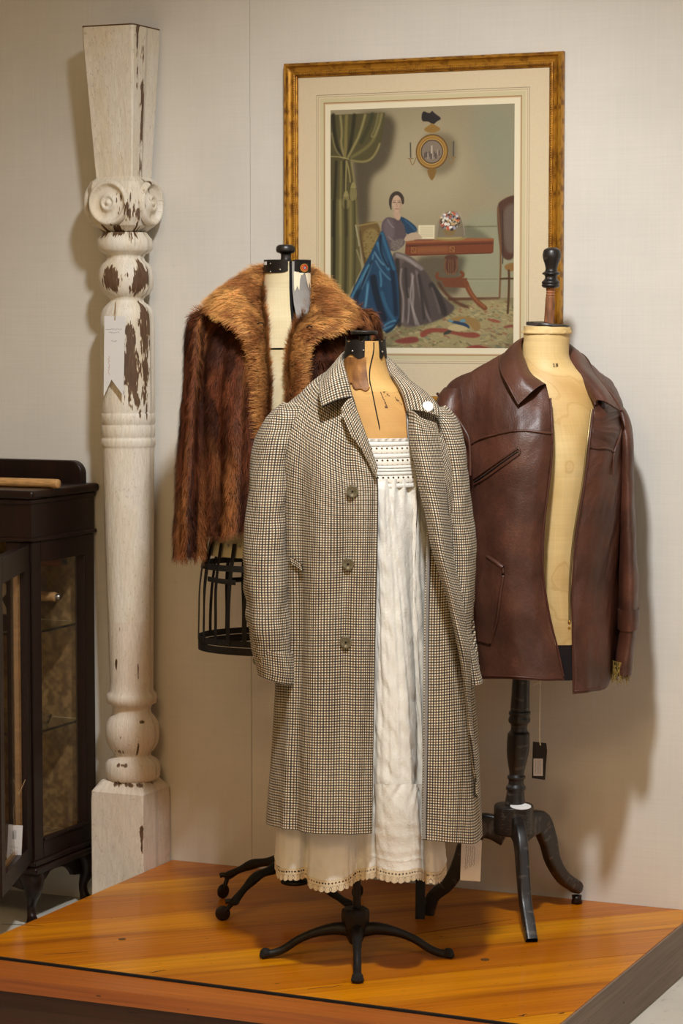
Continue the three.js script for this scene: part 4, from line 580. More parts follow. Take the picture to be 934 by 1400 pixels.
  const hem = [[377, 1190, 0], [384, 1203, 0.07], [404, 1204, 0.10], [419, 1203, 0.088], [422, 1215, 0.118], [445, 1221, 0.142], [470, 1217, 0.14], [484, 1211, 0.125], [488, 1205, 0.108], [504, 1203, 0.14], [516, 1199, 0.122], [520, 1203, 0.155], [546, 1208, 0.18], [573, 1204, 0.16], [577, 1205, 0.09], [590, 1209, 0.1], [606, 1206, 0.06], [611, 1185, -0.03], [580, 1165, -0.1], [500, 1152, -0.135], [420, 1165, -0.1], [384, 1176, -0.06]];
  const gown_row = (y, kx, kd, cx, mixE, W2, H2, dy = 1) => hem.map(([x, hy, d]) => { const a = Math.atan2(d * 900 + 10, x - 497), ex = 500 + W2 * Math.cos(a), ed = H2 * Math.sin(a), fx = cx + (x - 497) * kx, fd = d * kd; return [lerp(fx, ex, mixE), y + (hy - 1200) * 0.35 * dy * kd, lerp(fd, ed, mixE)]; });
  const rowsG = [gown_row(655, 0.5, 0.5, 503, 1, 100, 0.126, 0.3), gown_row(700, 0.6, 0.6, 503, 0.9, 100, 0.134, 0.3), gown_row(800, 0.75, 0.75, 503, 0.6, 97, 0.137, 0.4), gown_row(900, 0.8, 0.84, 502, 0.35, 100, 0.14, 0.5), gown_row(1000, 0.86, 0.9, 500, 0.18, 105, 0.145, 0.6), gown_row(1074, 0.9, 0.94, 498, 0.08, 108, 0.15, 0.7)];
  const rowsF = [rowsG[5].map(([x, y, d]) => [x, y - 3, d + 0.004]), gown_row(1110, 0.96, 1.0, 497, 0.04, 108, 0.15, 0.8), hem.map(([x, y, d]) => [lerp(497, x, 0.985), y - 36, d * 0.99]), hem.map(([x, y, d]) => [x, y - 17, d])];
  const wrinkle = (a, s) => (u, v, U, Vv) => { U = u * 0.95; const q = fbm(U * 24 + Vv * 1.2, Vv * 1.6, s, 2), e = Math.abs(fbm(U * 46 + Vv * 3, Vv * 2.4, s + 9, 2) - 0.5); return a * ((q - 0.5) * 1.15 - 0.5 * Math.max(0, 0.1 - e) * 2 + (fbm(U * 110, Vv * 2, s + 15, 2) - 0.5) * 0.2 + (fbm(U * 70 + Vv * 24, Vv * 30, s + 5, 3) - 0.5) * 0.3); };
  part(gown, 'skirt', surf(rowsG, D, { closed: true, nu: 260, nv: 130, thick: 0.0009, disp: (u, v, U, Vv) => wrinkle(0.02, 31)(u, v, U, Vv) * step(0, 0.1, v) + 0.004 * Math.max(0, 1 - v * 5) * Math.sin(U * 300) }), M.cotton);
  part(gown, 'flounce', surf(rowsF, D, { closed: true, nu: 300, nv: 50, thick: 0.0009, disp: (u, v, U, Vv) => wrinkle(0.013, 47)(u, v, U, Vv) + 0.0016 * Math.max(0, 1 - v * 2.2) * Math.sin(U * 230 + 3 * vn(U * 40, 1, 3)) + [0.42, 0.5, 0.62, 0.72].reduce((s, c) => s + 0.0012 * Math.max(0, 1 - Math.abs(v - c) / 0.02), 0) }), M.cotton);
  { const g = surf([hem.map(([x, y, d]) => [x, y - 17, d + 0.0004]), hem.map(([x, y, d]) => [x, y - 8, d + 0.0008]), hem], D, { closed: true, nu: 300, nv: 8, disp: (u, v, U, Vv) => wrinkle(0.013, 47)(u, 1, U, -0.2) }); const uv = g.attributes.uv; const w = 301; for (let i = 0; i < 8; i++) for (let j = 0; j < w; j++) uv.setXY(i * w + j, uv.getX(i * w + j) / 0.06, 1 - i / 7); part(gown, 'lace_hem', g, M.lace, 'cream crochet lace edging'); }
  { // yoke: bands of lace insertion and tucks over the bust
    const yr = (y, w, h) => [500, y, w, h, 0.001];
    const bz = (a, b) => loft([yr(a, 107, 0.116 + (a - 598) * 0.0001), yr((a + b) / 2, 107, 0.1175 + (a - 598) * 0.0001), yr(b, 106, 0.1185 + (a - 598) * 0.0001)], D, { nu: 120, nv: 10, thick: 0.0012, disp: (u, v) => 0.0012 * Math.sin(v * 3.14) });
    const cot = M.cotton;
    [[600, 606, cot], [606, 616, M.eyelet], [616, 622, cot], [622, 632, M.eyelet], [632, 636, cot], [636, 640, cot], [640, 645, cot], [645, 656, M.eyelet], [656, 662, cot]].forEach(([a, b, mm]) => part(gown, mm === cot ? 'tuck' : 'lace_insertion', bz(a, b), mm));
    part(gown, 'neck_frill', loft([yr(596, 107, 0.1185), yr(600, 107, 0.1175)], D, { nu: 200, nv: 5, thick: 0.001, disp: (u, v, U) => 0.0022 * Math.sin(U * 420) * (1 - v) }), cot);
    for (const s of [-1, 1]) part(gown, 'shoulder_strap', surf([[0, 5, 10].map(k => [500 + s * (58 + k), 602, 0.102 - k * 0.0022]), [0, 5, 10].map(k => [500 + s * (56 + k), 570, 0.088 - k * 0.003]), [0, 5, 10].map(k => [500 + s * (54 + k), 540, 0.05 - k * 0.001]), [0, 5, 10].map(k => [500 + s * (54 + k), 534, 0.0])], D, { nu: 8, nv: 20, thick: 0.0012, axis: ax }), cot);
  }

  // ---- checked overcoat
  const coat = thing('overcoat', 'long black and cream checked wool overcoat hanging open on the front dress form', 'overcoat', foot.clone().setY(A(490, 1150, D).y));
  const body = [
    [[483, 548, 0.085], [478, 530, 0.07], [474, 512, 0.045], [471, 500, 0.02], [470, 492, -0.005], [480, 484, -0.045], [500, 480, -0.06], [520, 487, -0.05], [531, 508, -0.01], [537, 515, 0.02], [545, 525, 0.045], [552, 540, 0.065], [557, 558, 0.08]],
    [[503, 612, 0.122], [485, 590, 0.125], [455, 570, 0.1], [425, 550, 0.05], [415, 535, 0], [440, 528, -0.06], [500, 520, -0.085], [560, 535, -0.065], [580, 545, 0], [583, 560, 0.04], [580, 580, 0.08], [575, 600, 0.1], [568, 618, 0.11]],
    [[516, 650, 0.142], [495, 648, 0.155], [455, 640, 0.15], [410, 615, 0.105], [375, 585, 0], [410, 570, -0.09], [500, 566, -0.115], [590, 575, -0.09], [622, 590, 0], [618, 620, 0.07], [608, 640, 0.105], [592, 655, 0.125], [578, 662, 0.125]],
    [[517, 720, 0.152], [495, 720, 0.17], [455, 720, 0.165], [405, 715, 0.115], [375, 710, 0], [410, 700, -0.1], [500, 700, -0.13], [590, 700, -0.1], [630, 710, 0], [625, 718, 0.075], [612, 722, 0.115], [597, 724, 0.122], [583, 724, 0.118]],
    [[514, 850, 0.152], [490, 850, 0.172], [450, 850, 0.168], [405, 850, 0.12], [376, 848, 0], [405, 840, -0.11], [500, 835, -0.14], [595, 840, -0.11], [637, 848, 0], [632, 852, 0.08], [615, 855, 0.12], [598, 857, 0.122], [580, 857, 0.12]],
    [[511, 1000, 0.155], [485, 1000, 0.18], [440, 1000, 0.175], [395, 996, 0.12], [370, 990, 0], [405, 975, -0.12], [500, 970, -0.15], [600, 975, -0.12], [648, 990, 0], [644, 1004, 0.09], [625, 1008, 0.13], [600, 1010, 0.132], [579, 1010, 0.135]],
    [[509, 1139, 0.165], [480, 1141, 0.192], [430, 1139, 0.182], [385, 1133, 0.125], [361, 1122, 0], [400, 1100, -0.13], [500, 1092, -0.16], [605, 1100, -0.13], [654, 1130, 0], [650, 1152, 0.09], [628, 1153, 0.135], [602, 1151, 0.15], [577, 1148, 0.15]]];
  const fold = (x, c, w) => { const q = (x - c) / w; return Math.exp(-q * q); };
  const coatDisp = (u, v, U, Vv) => { const grow = 0.25 + 0.75 * step(0.15, 1, v); if (u > 0.5) U = -(U + 0.0112 * 40) + 3; let d = 0.026 * grow * (fbm(U * 9 + 0.6 * Vv, Vv * 0.8, 77, 3) - 0.5) + 0.007 * (fbm(U * 26 + Vv * 3, Vv * 5, 83, 3) - 0.5); d += 0.015 * step(0.12, 0.3, v) * (-fold(U, 0.066 + 0.006 * v, 0.017) * (1 - 0.6 * step(0.7, 1, v)) + 0.7 * fold(U, 0.115 + 0.02 * v, 0.026)) + grow * (-0.012 * fold(U, 0.17 + 0.02 * v, 0.018) + 0.008 * fold(U, 0.215, 0.02)); return d * step(0.0, 0.12, v) * step(0, 0.02, u) * step(0, 0.02, 1 - u); };
  const coatGeo = surf(body, D, { nu: 220, nv: 170, thick: 0.0028, axis: ax, disp: coatDisp, uEnds: true }), onCoat = projector(coatGeo, ax); part(coat, 'body', coatGeo, M.check);
  const tubeDisp = (s, a) => (u, v, U, Vv) => a * (fbm(U * 13, Vv * 4, s, 3) - 0.5) + a * 0.5 * (fbm(U * 22 + Vv * 16, Vv * 14, s + 3, 3) - 0.5);
  const sl = [[404, 553, 15, 0.045, -0.005], [396, 562, 24, 0.058, 0.0], [386, 580, 28, 0.07, 0.005], [375, 615, 29, 0.076, 0.015], [368, 690, 29.5, 0.075, 0.04], [366, 770, 30.5, 0.072, 0.065], [369, 830, 31, 0.068, 0.08], [374, 872, 29.5, 0.064, 0.085], [378, 905, 27, 0.058, 0.085, 4], [380, 916, 26, 0.056, 0.085, 5]];
  part(coat, 'sleeve', loft(sl, D, { nu: 90, nv: 110, thick: 0.0026, disp: (u, v, U, Vv) => tubeDisp(91, 0.02)(u, v, U, Vv) + 0.0025 * Math.sin(Vv * 95 + U * 20) * fold(v, 0.66, 0.12) * step(0.3, 0.5, u) * step(0.3, 0.4, 1 - u) }), M.check);
  part(coat, 'cuff', loft([[375, 878, 30.5, 0.066, 0.085, 5], [377, 890, 30, 0.064, 0.085, 5], [380, 906, 28.5, 0.061, 0.085, 6], [381, 920, 26.5, 0.058, 0.085, 7]], D, { nu: 70, nv: 22, thick: 0.003, disp: tubeDisp(95, 0.006) }), M.check, 'turned-back cuff');
  const sr = [[597, 556, 10, 0.04, -0.005], [604, 564, 13, 0.05, 0.0], [610, 582, 19, 0.062, 0.005], [617, 620, 19.5, 0.068, 0.015], [622, 690, 22, 0.07, 0.035], [626, 763, 23.5, 0.068, 0.055], [626, 820, 20, 0.064, 0.07], [629, 850, 16, 0.06, 0.075], [637, 890, 14, 0.055, 0.08], [645, 924, 12, 0.05, 0.08]];
  part(coat, 'sleeve', loft(sr, D, { nu: 70, nv: 110, thick: 0.0026, disp: tubeDisp(101, 0.016) }), M.check);
  // collar with its fall
  const rIn = [[482, 543, 0.104], [476, 520, 0.088], [471, 502, 0.057], [467, 489, 0.01], [474, 479, -0.04], [500, 473, -0.066], [524, 484, -0.056], [531, 505, -0.01], [541, 518, 0.033], [551, 535, 0.07], [558, 561, 0.095]];
  const rOut = [[440, 556, 0.128], [436.5, 538, 0.108], [437, 520, 0.062], [449, 505, 0.0], [465, 497, -0.06], [500, 494, -0.09], [540, 499, -0.075], [562, 520, -0.015], [583, 536, 0.035], [599, 553, 0.075], [602, 569, 0.098]];
  const rMid = rIn.map((p, i) => [lerp(p[0], rOut[i][0], 0.45), lerp(p[1], rOut[i][1], 0.42) - 2.5, lerp(p[2], rOut[i][2], 0.45) + 0.014]);
  part(coat, 'collar', surf([rIn.map(([x, y, d]) => [x, y + 9, d - 0.004]), rIn, rMid, rOut], D, { nu: 90, nv: 40, thick: 0.0045, axis: ax }), M.check);
  part(coat, 'lapel', surf([[[482, 543, 0.106], [474, 548, 0.122], [466, 559, 0.126]], [[492, 570, 0.12], [484, 580, 0.14], [477, 590, 0.142]], [[503, 600, 0.134], [499, 609, 0.152], [495, 616, 0.152]], [[517, 640, 0.15], [515.5, 646, 0.158], [514, 654, 0.156]]], D, { nu: 16, nv: 40, thick: 0.0035, axis: ax }), M.check);
  part(coat, 'lapel', surf([[[557, 560, 0.1], [566, 563, 0.126], [577, 571, 0.13], [597, 579, 0.1]], [[559, 600, 0.12], [570, 600, 0.146], [584, 600, 0.142], [602, 600, 0.105]], [[570, 652, 0.14], [581, 653, 0.166], [594, 654, 0.16], [609, 655, 0.118]], [[582, 705, 0.156], [592, 705, 0.182], [603, 706, 0.176], [615, 707, 0.128]], [[592, 757, 0.166], [601, 758, 0.192], [610, 760, 0.186], [621, 763, 0.142]], [[609, 813, 0.168], [615, 815, 0.192], [622, 817, 0.188], [633, 820, 0.152]], [[626, 890, 0.166], [630, 891, 0.186], [635, 892, 0.182], [642, 893, 0.156]], [[635, 950, 0.15], [637.5, 950, 0.168], [640.5, 950, 0.166], [644, 951, 0.14]], [[641, 1005, 0.13], [643, 1005, 0.142], [645, 1005, 0.14], [648, 1005, 0.12]], [[650, 1090, 0.098], [651, 1090, 0.106], [652, 1090, 0.105], [653, 1090, 0.09]]], D, { nu: 30, nv: 110, thick: 0.0035, axis: ax, disp: (u, v, U, Vv) => 0.007 * (fbm(U * 20, Vv * 8, 113, 3) - 0.5) }), M.check);
  part(coat, 'edge_binding', sweep([[586, 735, 0.124], [585, 800, 0.126], [584, 857, 0.127], [582.5, 1010, 0.139], [580, 1147, 0.153]].map(([x, y, d]) => A(x, y, D - d)), [0.0034, 0.0016], { n: 60, k: 8, side: RT }), M.binding, 'grey satin bound front edge');
  part(coat, 'pocket_welt', gridGeo([[[398, 761], [406, 766], [415, 771]], [[399, 766], [407, 771], [416, 776]], [[400, 770], [408, 775], [417, 780]]].map(r => r.map(([x, y]) => onCoat(x, y, 0.006))), { thick: 0.004, axis: ax }), M.check);
  const nb = TO.clone().addScaledVector(RT, -0.12).normalize();
  for (const [x, y, d] of [[483, 672, 0.188], [477, 771, 0.194], [474, 878, 0.197]]) {
    const p = onCoat(x, y, 0.003), g = part(coat, 'button', lathe([[0.0001, 0.002], [0.005, 0.002], [0.0075, 0.0035], [0.0105, 0.0048], [0.0128, 0.004], [0.0132, 0.0015], [0.012, -0.002], [0.0001, -0.003]], p, nb, 28), M.horn, 'grey horn button');
    part(g, 'button_thread', merge([disc(p.clone().addScaledVector(nb, 0.0024), nb, 0.0022, 0.001, 10)]), M.dark);
  }
  { const p = A(350, 903, D - 0.095), n = RT.clone().negate().addScaledVector(TO, 0.8).normalize(); part(coat, 'cuff_button', lathe([[0.0001, 0.002], [0.005, 0.002], [0.007, 0.0035], [0.0088, 0.002], [0.0001, -0.002]], p, n, 20), M.horn); }
  { const p = A(585, 556, D - 0.102), n = TO.clone().add(new V3(0, 0.35, 0)).normalize(); solo('pin_badge', 'round white pin badge on the checked coat collar', 'badge', lathe([[0.0001, 0.0032], [0.007, 0.003], [0.011, 0.0018], [0.0122, 0.0], [0.011, -0.001], [0.0001, -0.001]], p, n, 32), std({ color: '#f0efec', roughness: 0.25, clearcoat: 0.6 }), p); }
  { // handwritten card below the coat
    const c0 = A(644, 1176, D - 0.03), w = 28 * m(D), h = 58 * m(D), tx = canvasTex(128, 256, (c) => { c.fillStyle = '#e6e2de'; c.fillRect(0, 0, 128, 256); c.strokeStyle = 'rgba(80,78,82,0.65)'; c.lineWidth = 2; const r = rng(9); for (let i = 0; i < 5; i++) { c.save(); c.translate(34 + i * 13, 40); c.rotate(Math.PI / 2 + 0.03); c.beginPath(); for (let x = 0; x < 150 - (i * 7) % 40; x += 4) c.lineTo(x, (r() - 0.5) * 8); c.stroke(); c.restore(); } c.fillRect(44, 222, 8, 6); });
    const g = new RoundedBoxGeometry(w, h, 0.0008, 1, 0.0003), gp = g.attributes.position, u = []; for (let i = 0; i < gp.count; i++) u.push(gp.getX(i) / w + 0.5, gp.getY(i) / h + 0.5); g.setAttribute('uv', new THREE.Float32BufferAttribute(u, 2)); g.rotateZ(-0.03); g.rotateY(PSI - 0.15); g.translate(c0.x, c0.y, c0.z);
    const tg = thing('price_tag', 'white handwritten card hanging below the hem of the checked coat', 'tag', c0.clone().setY(c0.y - h / 2)); part(tg, 'card', g, std({ map: tx, roughness: 0.8 })); part(tg, 'string', sweep([c0.clone().setY(c0.y + h * 0.45), c0.clone().setY(c0.y + h * 0.8), c0.clone().setY(c0.y + h * 1.5)], 0.0008, { n: 8, k: 6 }), M.string);
  }
}

// ------------------------------------------------------------------ leather jacket on its turned black stand
{
  const D = 5.596, base = A(705, 1240, D).setY(CT), ax = A(750, 700, D);
  const t = thing('dress_form', 'stained tan dress form on a black turned tripod stand, wearing the leather jacket', 'dress form', base);
  const rings = [[747.5, 446, 31, 0.05, 0], [747.5, 452, 31.5, 0.051, 0], [746.5, 470, 31.5, 0.051, 0], [746, 488, 32.5, 0.052, 0.002], [748, 502, 40, 0.06, 0.002], [750, 518, 62, 0.076, 0.0], [748, 540, 76, 0.09, 0], [748, 580, 82, 0.112, 0.0], [750, 640, 80, 0.126, 0], [754, 720, 72, 0.12, 0], [757, 800, 68, 0.116, 0], [760, 850, 70, 0.116, 0], [761, 873, 70, 0.116, 0]];
  const fl = loft(rings, D, { nu: 64, nv: 90, capA: true, disp: (u, v, U, Vv) => 0.003 * (fbm(U * 14, Vv * 30, 7, 3) - 0.5) * (v < 0.16 ? 1.6 : 0.4) });
  part(t, 'torso', fl, M.formStain);
  part(t, 'waist_band', loft([[761, 872, 69, 0.115], [761, 895, 68, 0.113], [761, 921, 66, 0.11]], D, { nu: 64, nv: 12, capB: true }), M.blackRib, 'black ribbed lower band');
  part(t, 'neck_disc', loft([[749.5, 441.5, 8, undefined], [749.5, 442, 27], [749.5, 443, 29.5], [749.5, 446, 30], [749.5, 447, 29]].map(([x, y, w]) => [x, y, w, w * m(D), 0, 2.5]), D, { capA: true, capB: true, nu: 48 }), M.ebony, 'black wooden neck disc');
  part(t, 'torn_rim', loft([[748, 447, 31.2, 0.051], [748.5, 451, 32, 0.0522], [748, 456, 32.4, 0.0526]], D, { nu: 90, nv: 8, thick: 0.001, disp: (u, v, U) => v > 0.6 ? 0.004 * (vn(U * 90, 3, 5)) : 0.001 * vn(U * 60, 2, 4) }), M.formStain);
  { // stamped size
    const tx = canvasTex(64, 64, (c) => { c.fillStyle = '#000'; c.fillRect(0, 0, 64, 64); c.fillStyle = '#fff'; c.font = 'bold 50px serif'; c.textAlign = 'center'; c.fillText('18', 32, 50); });
    const rows = []; for (let i = 0; i < 5; i++) { const y = 495 + i * 2; rows.push([755, 758, 761, 764].map(x => [x, y, Math.sqrt(Math.max(0, 1 - ((x - 747) / 36) ** 2)) * lerp(0.0565, 0.0632, i / 4) + 0.0042])); }
    part(t, 'size_stamp', surf(rows, D, { nu: 8, nv: 8, uvUnit: true, facing: TO }), std({ color: '#2b1d12', alphaMap: tx, alphaTest: 0.4, roughness: 0.7 }), 'stamped black number 18');
  }
  part(t, 'rod', loft([[752.8, 390, 6], [752.9, 396, 6.2], [752.8, 398, 5.4], [752.8, 399.5, 6.2], [752.8, 401.5, 5.4], [752.7, 403, 6.2], [752.6, 405, 5.4], [752.5, 407, 6.3], [751.7, 425, 6.7], [750.8, 444, 7.2]], D, { nu: 20, nv: 60, capA: true }), M.rod, 'bare brown threaded rod');
  part(t, 'finial', loft([[754.8, 338.2, 1], [754.8, 338.8, 6], [754.8, 342, 11], [754.8, 348.6, 12.7], [754.7, 354, 12], [754.3, 362, 9.2], [754, 368, 8], [753.9, 371, 9], [753.8, 373, 11.8], [753.7, 374.8, 12], [753.6, 376.8, 9], [753.5, 380, 8.2], [753.4, 382.6, 9.6], [753.2, 385, 12], [753.1, 387.4, 12.2], [753, 388.4, 11.5], [753, 389.4, 12.1], [753, 391.4, 12], [752.9, 393.4, 9.2], [752.9, 393.8, 6]], D, { nu: 32, nv: 130 }), M.ebony, 'glossy black turned finial');
  part(t, 'pole', loft([[714, 880, 11.5], [712.5, 932, 12.2], [711.2, 965, 13.2], [711, 971, 13.4], [710.8, 973, 15], [710.6, 976, 15.2], [710.5, 978, 14], [710.3, 980, 14.2], [710.2, 983, 15.2], [710, 987, 14.6], [710, 990, 12], [709.8, 994, 11.2], [709.5, 999, 12], [709.3, 1002.5, 15], [709, 1006, 15.4], [708.6, 1018, 15.8], [708, 1030, 15.2], [707.2, 1044, 12.8], [706.6, 1056, 10.3], [706.4, 1059, 10.4], [706.3, 1061, 12.5], [706.1, 1064, 12.5], [706, 1066, 10.8], [705.7, 1072, 11], [705.5, 1075, 13.4], [705.3, 1078.5, 13.8], [705.1, 1081, 12.2], [704.8, 1086, 12.6], [704, 1101, 14.6]], D, { nu: 32, nv: 170, capB: true }), M.ebony);
  const hc = A(702.5, 1100, D), hubR = 27.5 * m(D), hy0 = A(702.5, 1140, D).y;
  part(t, 'hub', lathe([[0.0001, hy0 - hc.y], [hubR * 0.85, hy0 - hc.y], [hubR, hy0 - hc.y + 0.005], [hubR, -0.004], [hubR * 0.95, 0], [0.0001, 0]], hc, new V3(0, 1, 0), 40), M.ebony);
  // three S-curved sawn legs; each ends on the platform
  const legs = [[727, 1288, 0], [790, 1235, 1], [585, 1250, 2]].map(([x, y, k]) => { const d = ray(x, y); return [CAM.clone().addScaledVector(d, (CT - CAM.y) / d.y), k]; });
  for (const [f, k] of legs) {
    const c = hc.clone().setY(0), dir = f.clone().setY(0).sub(c), R = dir.length(); dir.normalize(); const hh = hc.y - CT - 0.02;
    const P = (r, h) => c.clone().addScaledVector(dir, r * R).setY(CT + h * hh);
    const pts = k === 0 ? [P(0.1, 0.9), P(0.3, 0.86), P(0.42, 0.76), P(0.52, 0.55), P(0.66, 0.3), P(0.86, 0.12), P(0.99, 0.0)] : k === 1 ? [P(0.08, 0.8), P(0.24, 0.86), P(0.4, 0.86), P(0.52, 0.69), P(0.6, 0.48), P(0.76, 0.29), P(0.96, 0.17), P(1.03, 0.12)] : [P(0.08, 0.8), P(0.24, 0.86), P(0.4, 0.86), P(0.52, 0.7), P(0.62, 0.5), P(0.76, 0.3), P(0.93, 0.18), P(0.985, 0.06), P(1.0, 0.0)];
    const side = new V3().crossVectors(dir, new V3(0, 1, 0));
    const leg = part(t, 'leg', sweep(pts, q => { const e = k === 1 && q > 0.94 ? Math.sqrt(Math.max(0.02, 1 - ((q - 0.94) / 0.062) ** 2)) : 1; return [0.0135 * (0.5 + 0.5 * e), lerp(0.029, 0.0155, step(0.1, 0.75, q)) * e]; }, { n: 44, k: 20, e: 5, side }), M.ebony);
    if (k === 1) part(leg, 'foot', lathe([[0.0001, 0], [0.012, 0], [0.013, 0.006], [0.011, 0.012], [0.012, 0.02], [0.0001, 0.022]], P(0.985, 0).setY(CT), new V3(0, 1, 0), 20), M.mahogany, 'small round brown foot');
    if (k === 2) { const b0 = A(575, 1200, D + 0.02), b1 = A(574.5, 1254, D - 0.0); const g = sweep([b0, b0.clone().lerp(b1, 0.5), b1.setY(CT + 0.001)], [0.0112, 0.0018], { n: 6, k: 16, e: 8, side: RT }); part(leg, 'brace', g, M.strap, 'flat black metal strap'); part(leg, 'rivet', ball(A(572, 1203, D + 0.014), 0.0022), M.steel); }
  }
  { const p = A(712, 1103, D - 0.03); p.y = hc.y + 0.002; solo('paper_disc', 'round white paper label lying on the black tripod hub', 'label', disc(p, new V3(0.06, 1, 0.1), 0.024, 0.001, 30), M.paper, p); }

  // ---- brown leather jacket
  const jk = thing('leather_jacket', 'brown leather zip jacket hanging open on the right dress form', 'jacket', base.clone().setY(A(750, 949, D).y));
  const body = [
    [[747, 527, 0.1], [735, 518, 0.088], [722, 506, 0.062], [714, 490, 0.03], [711, 474, -0.01], [725, 466, -0.05], [748, 463, -0.065], [768, 470, -0.05], [779, 488, -0.01], [788, 502, 0.02], [800, 520, 0.055], [809, 536, 0.078], [815, 549, 0.09]],
    [[754, 560, 0.13], [735, 560, 0.135], [705, 550, 0.115], [665, 525, 0.05], [648, 508, -0.01], [690, 498, -0.07], [755, 490, -0.09], [815, 505, -0.07], [835, 530, -0.01], [837, 548, 0.03], [831, 562, 0.078], [823, 572, 0.105], [811, 572, 0.115]],
    [[756, 605, 0.152], [735, 605, 0.165], [695, 605, 0.15], [650, 588, 0.07], [608, 542, -0.02], [670, 530, -0.1], [760, 525, -0.12], [835, 540, -0.09], [857, 572, -0.02], [853, 590, 0.035], [845, 605, 0.09], [828, 612, 0.128], [806, 612, 0.145]],
    [[747, 692, 0.162], [725, 690, 0.178], [690, 690, 0.165], [652, 685, 0.09], [630, 660, -0.02], [670, 650, -0.11], [750, 645, -0.14], [830, 650, -0.11], [853, 670, -0.02], [849, 685, 0.045], [840, 690, 0.1], [818, 692, 0.142], [794, 692, 0.158]],
    [[744, 796, 0.165], [722, 795, 0.182], [685, 793, 0.17], [645, 788, 0.09], [625, 765, -0.02], [665, 755, -0.12], [750, 750, -0.15], [825, 755, -0.12], [846, 775, -0.02], [843, 790, 0.045], [833, 796, 0.1], [808, 798, 0.145], [782, 797, 0.162]],
    [[755, 862, 0.165], [733, 861, 0.183], [692, 859, 0.172], [650, 855, 0.095], [622, 835, -0.02], [665, 822, -0.12], [750, 815, -0.15], [825, 822, -0.12], [845, 840, -0.02], [841, 853, 0.045], [832, 862, 0.1], [806, 866, 0.147], [782, 866, 0.164]],
    [[772, 930, 0.165], [745, 931, 0.187], [700, 928, 0.177], [655, 926, 0.1], [620, 905, -0.02], [665, 890, -0.12], [750, 882, -0.15], [825, 890, -0.12], [843, 905, -0.02], [839, 917, 0.045], [829, 941, 0.1], [805, 946, 0.15], [783, 949, 0.167]]];
  const fold = (x, c, w) => { const q = (x - c) / w; return Math.exp(-q * q); };
  const jd = (u, v, U, Vv) => (0.014 * (0.4 + v) * (fbm(U * 9, Vv * 1.6, 177, 3) - 0.5) + 0.009 * (fbm(U * 20 + Vv * 6, Vv * 9, 183, 3) - 0.5) + 0.008 * fold(U - 0.12 * v, 0.1, 0.03) * step(0.3, 0.8, v)) * step(0, 0.08, v) * step(0, 0.02, u) * step(0, 0.02, 1 - u);
  const bodyGeo = surf(body, D, { nu: 200, nv: 130, thick: 0.003, axis: ax, disp: jd });
  part(jk, 'body', bodyGeo, M.leather);
  // seams and pockets lie on the displaced body: find the surface in front of the axis at a picture direction
  const onBody = projector(bodyGeo, ax);
  const seamOn = (pts, r, n = 24) => { const c = new THREE.CatmullRomCurve3(pts.map(([x, y]) => new V3(x, y, 0))), q = []; for (let i = 0; i < n; i++) { const p = c.getPointAt(i / (n - 1)); q.push(onBody(p.x, p.y, r * 0.35)); } return sweep(q, r, { n: n * 3, k: 8 }); };
  part(jk, 'yoke_seam', seamOn([[641, 609], [658, 600], [680, 594], [700, 590], [720, 589], [738, 591], [755, 593]], 0.0028), M.leather);
  part(jk, 'yoke_seam', seamOn([[806, 611], [815, 613], [826, 613], [835, 615], [840, 619]], 0.0026, 14), M.leather);
  part(jk, 'armhole_seam', sweep([[598, 538, 0.0], [612, 552, 0.03], [625, 572, 0.055], [635, 587, 0.072], [641, 600, 0.082], [643, 630, 0.088], [643, 650, 0.09]].map(([x, y, d]) => A(x, y, D - d - 0.006)), 0.0035, { n: 50, k: 8 }), M.leather);
  part(jk, 'armhole_seam', sweep([[853, 566, 0.02], [850, 585, 0.045], [845, 605, 0.085], [840, 620, 0.1], [839, 650, 0.105]].map(([x, y, d]) => A(x, y, D - d - 0.004)), 0.0028, { n: 40, k: 8 }), M.leather);
  part(jk, 'front_edge', seamOn([[752.5, 545], [754.5, 580], [754, 626], [748, 680], [743, 720], [741, 745], [743, 790], [752, 845], [763, 890], [770, 925]], 0.0024, 40), M.leatherEdge);
  part(jk, 'front_edge', seamOn([[811, 560], [807, 595], [801, 650], [794, 690], [787, 738], [783, 796], [783, 853], [784.5, 945]], 0.0022, 40), M.leatherEdge);
  part(jk, 'zip', sweep([[809, 560, 0.105], [804, 600, 0.138], [797, 660, 0.15], [791, 695, 0.155], [784, 740, 0.158], [779.5, 796, 0.16], [779, 850, 0.162]].map(([x, y, d]) => A(x, y, D - d + 0.004)), [0.0028, 0.0016], { n: 60, k: 8, side: RT }), M.zip, 'tarnished metal zip teeth');
  part(jk, 'zip_pull', merge([ball(A(778.5, 851, D - 0.162), 0.0032, 1, 1.6, 0.8), disc(A(778.5, 859, D - 0.165), TO, 0.0034, 0.0012, 14)]), M.brass);
  part(jk, 'chest_pocket', (() => { const up = seamOn([[648, 655], [665, 643], [685, 629], [708, 613]], 0.0026, 16), lo = seamOn([[649, 663], [667, 652], [688, 637], [710, 621]], 0.0026, 16), e = seamOn([[708, 613], [711, 616], [710, 621]], 0.0024, 4); return merge([up, lo, e]); })(), M.leather, 'slanted welt pocket');
  part(jk, 'pocket_slit', seamOn([[649, 659], [666, 647.5], [686, 633], [708, 617.5]], 0.0016, 16), M.dark);
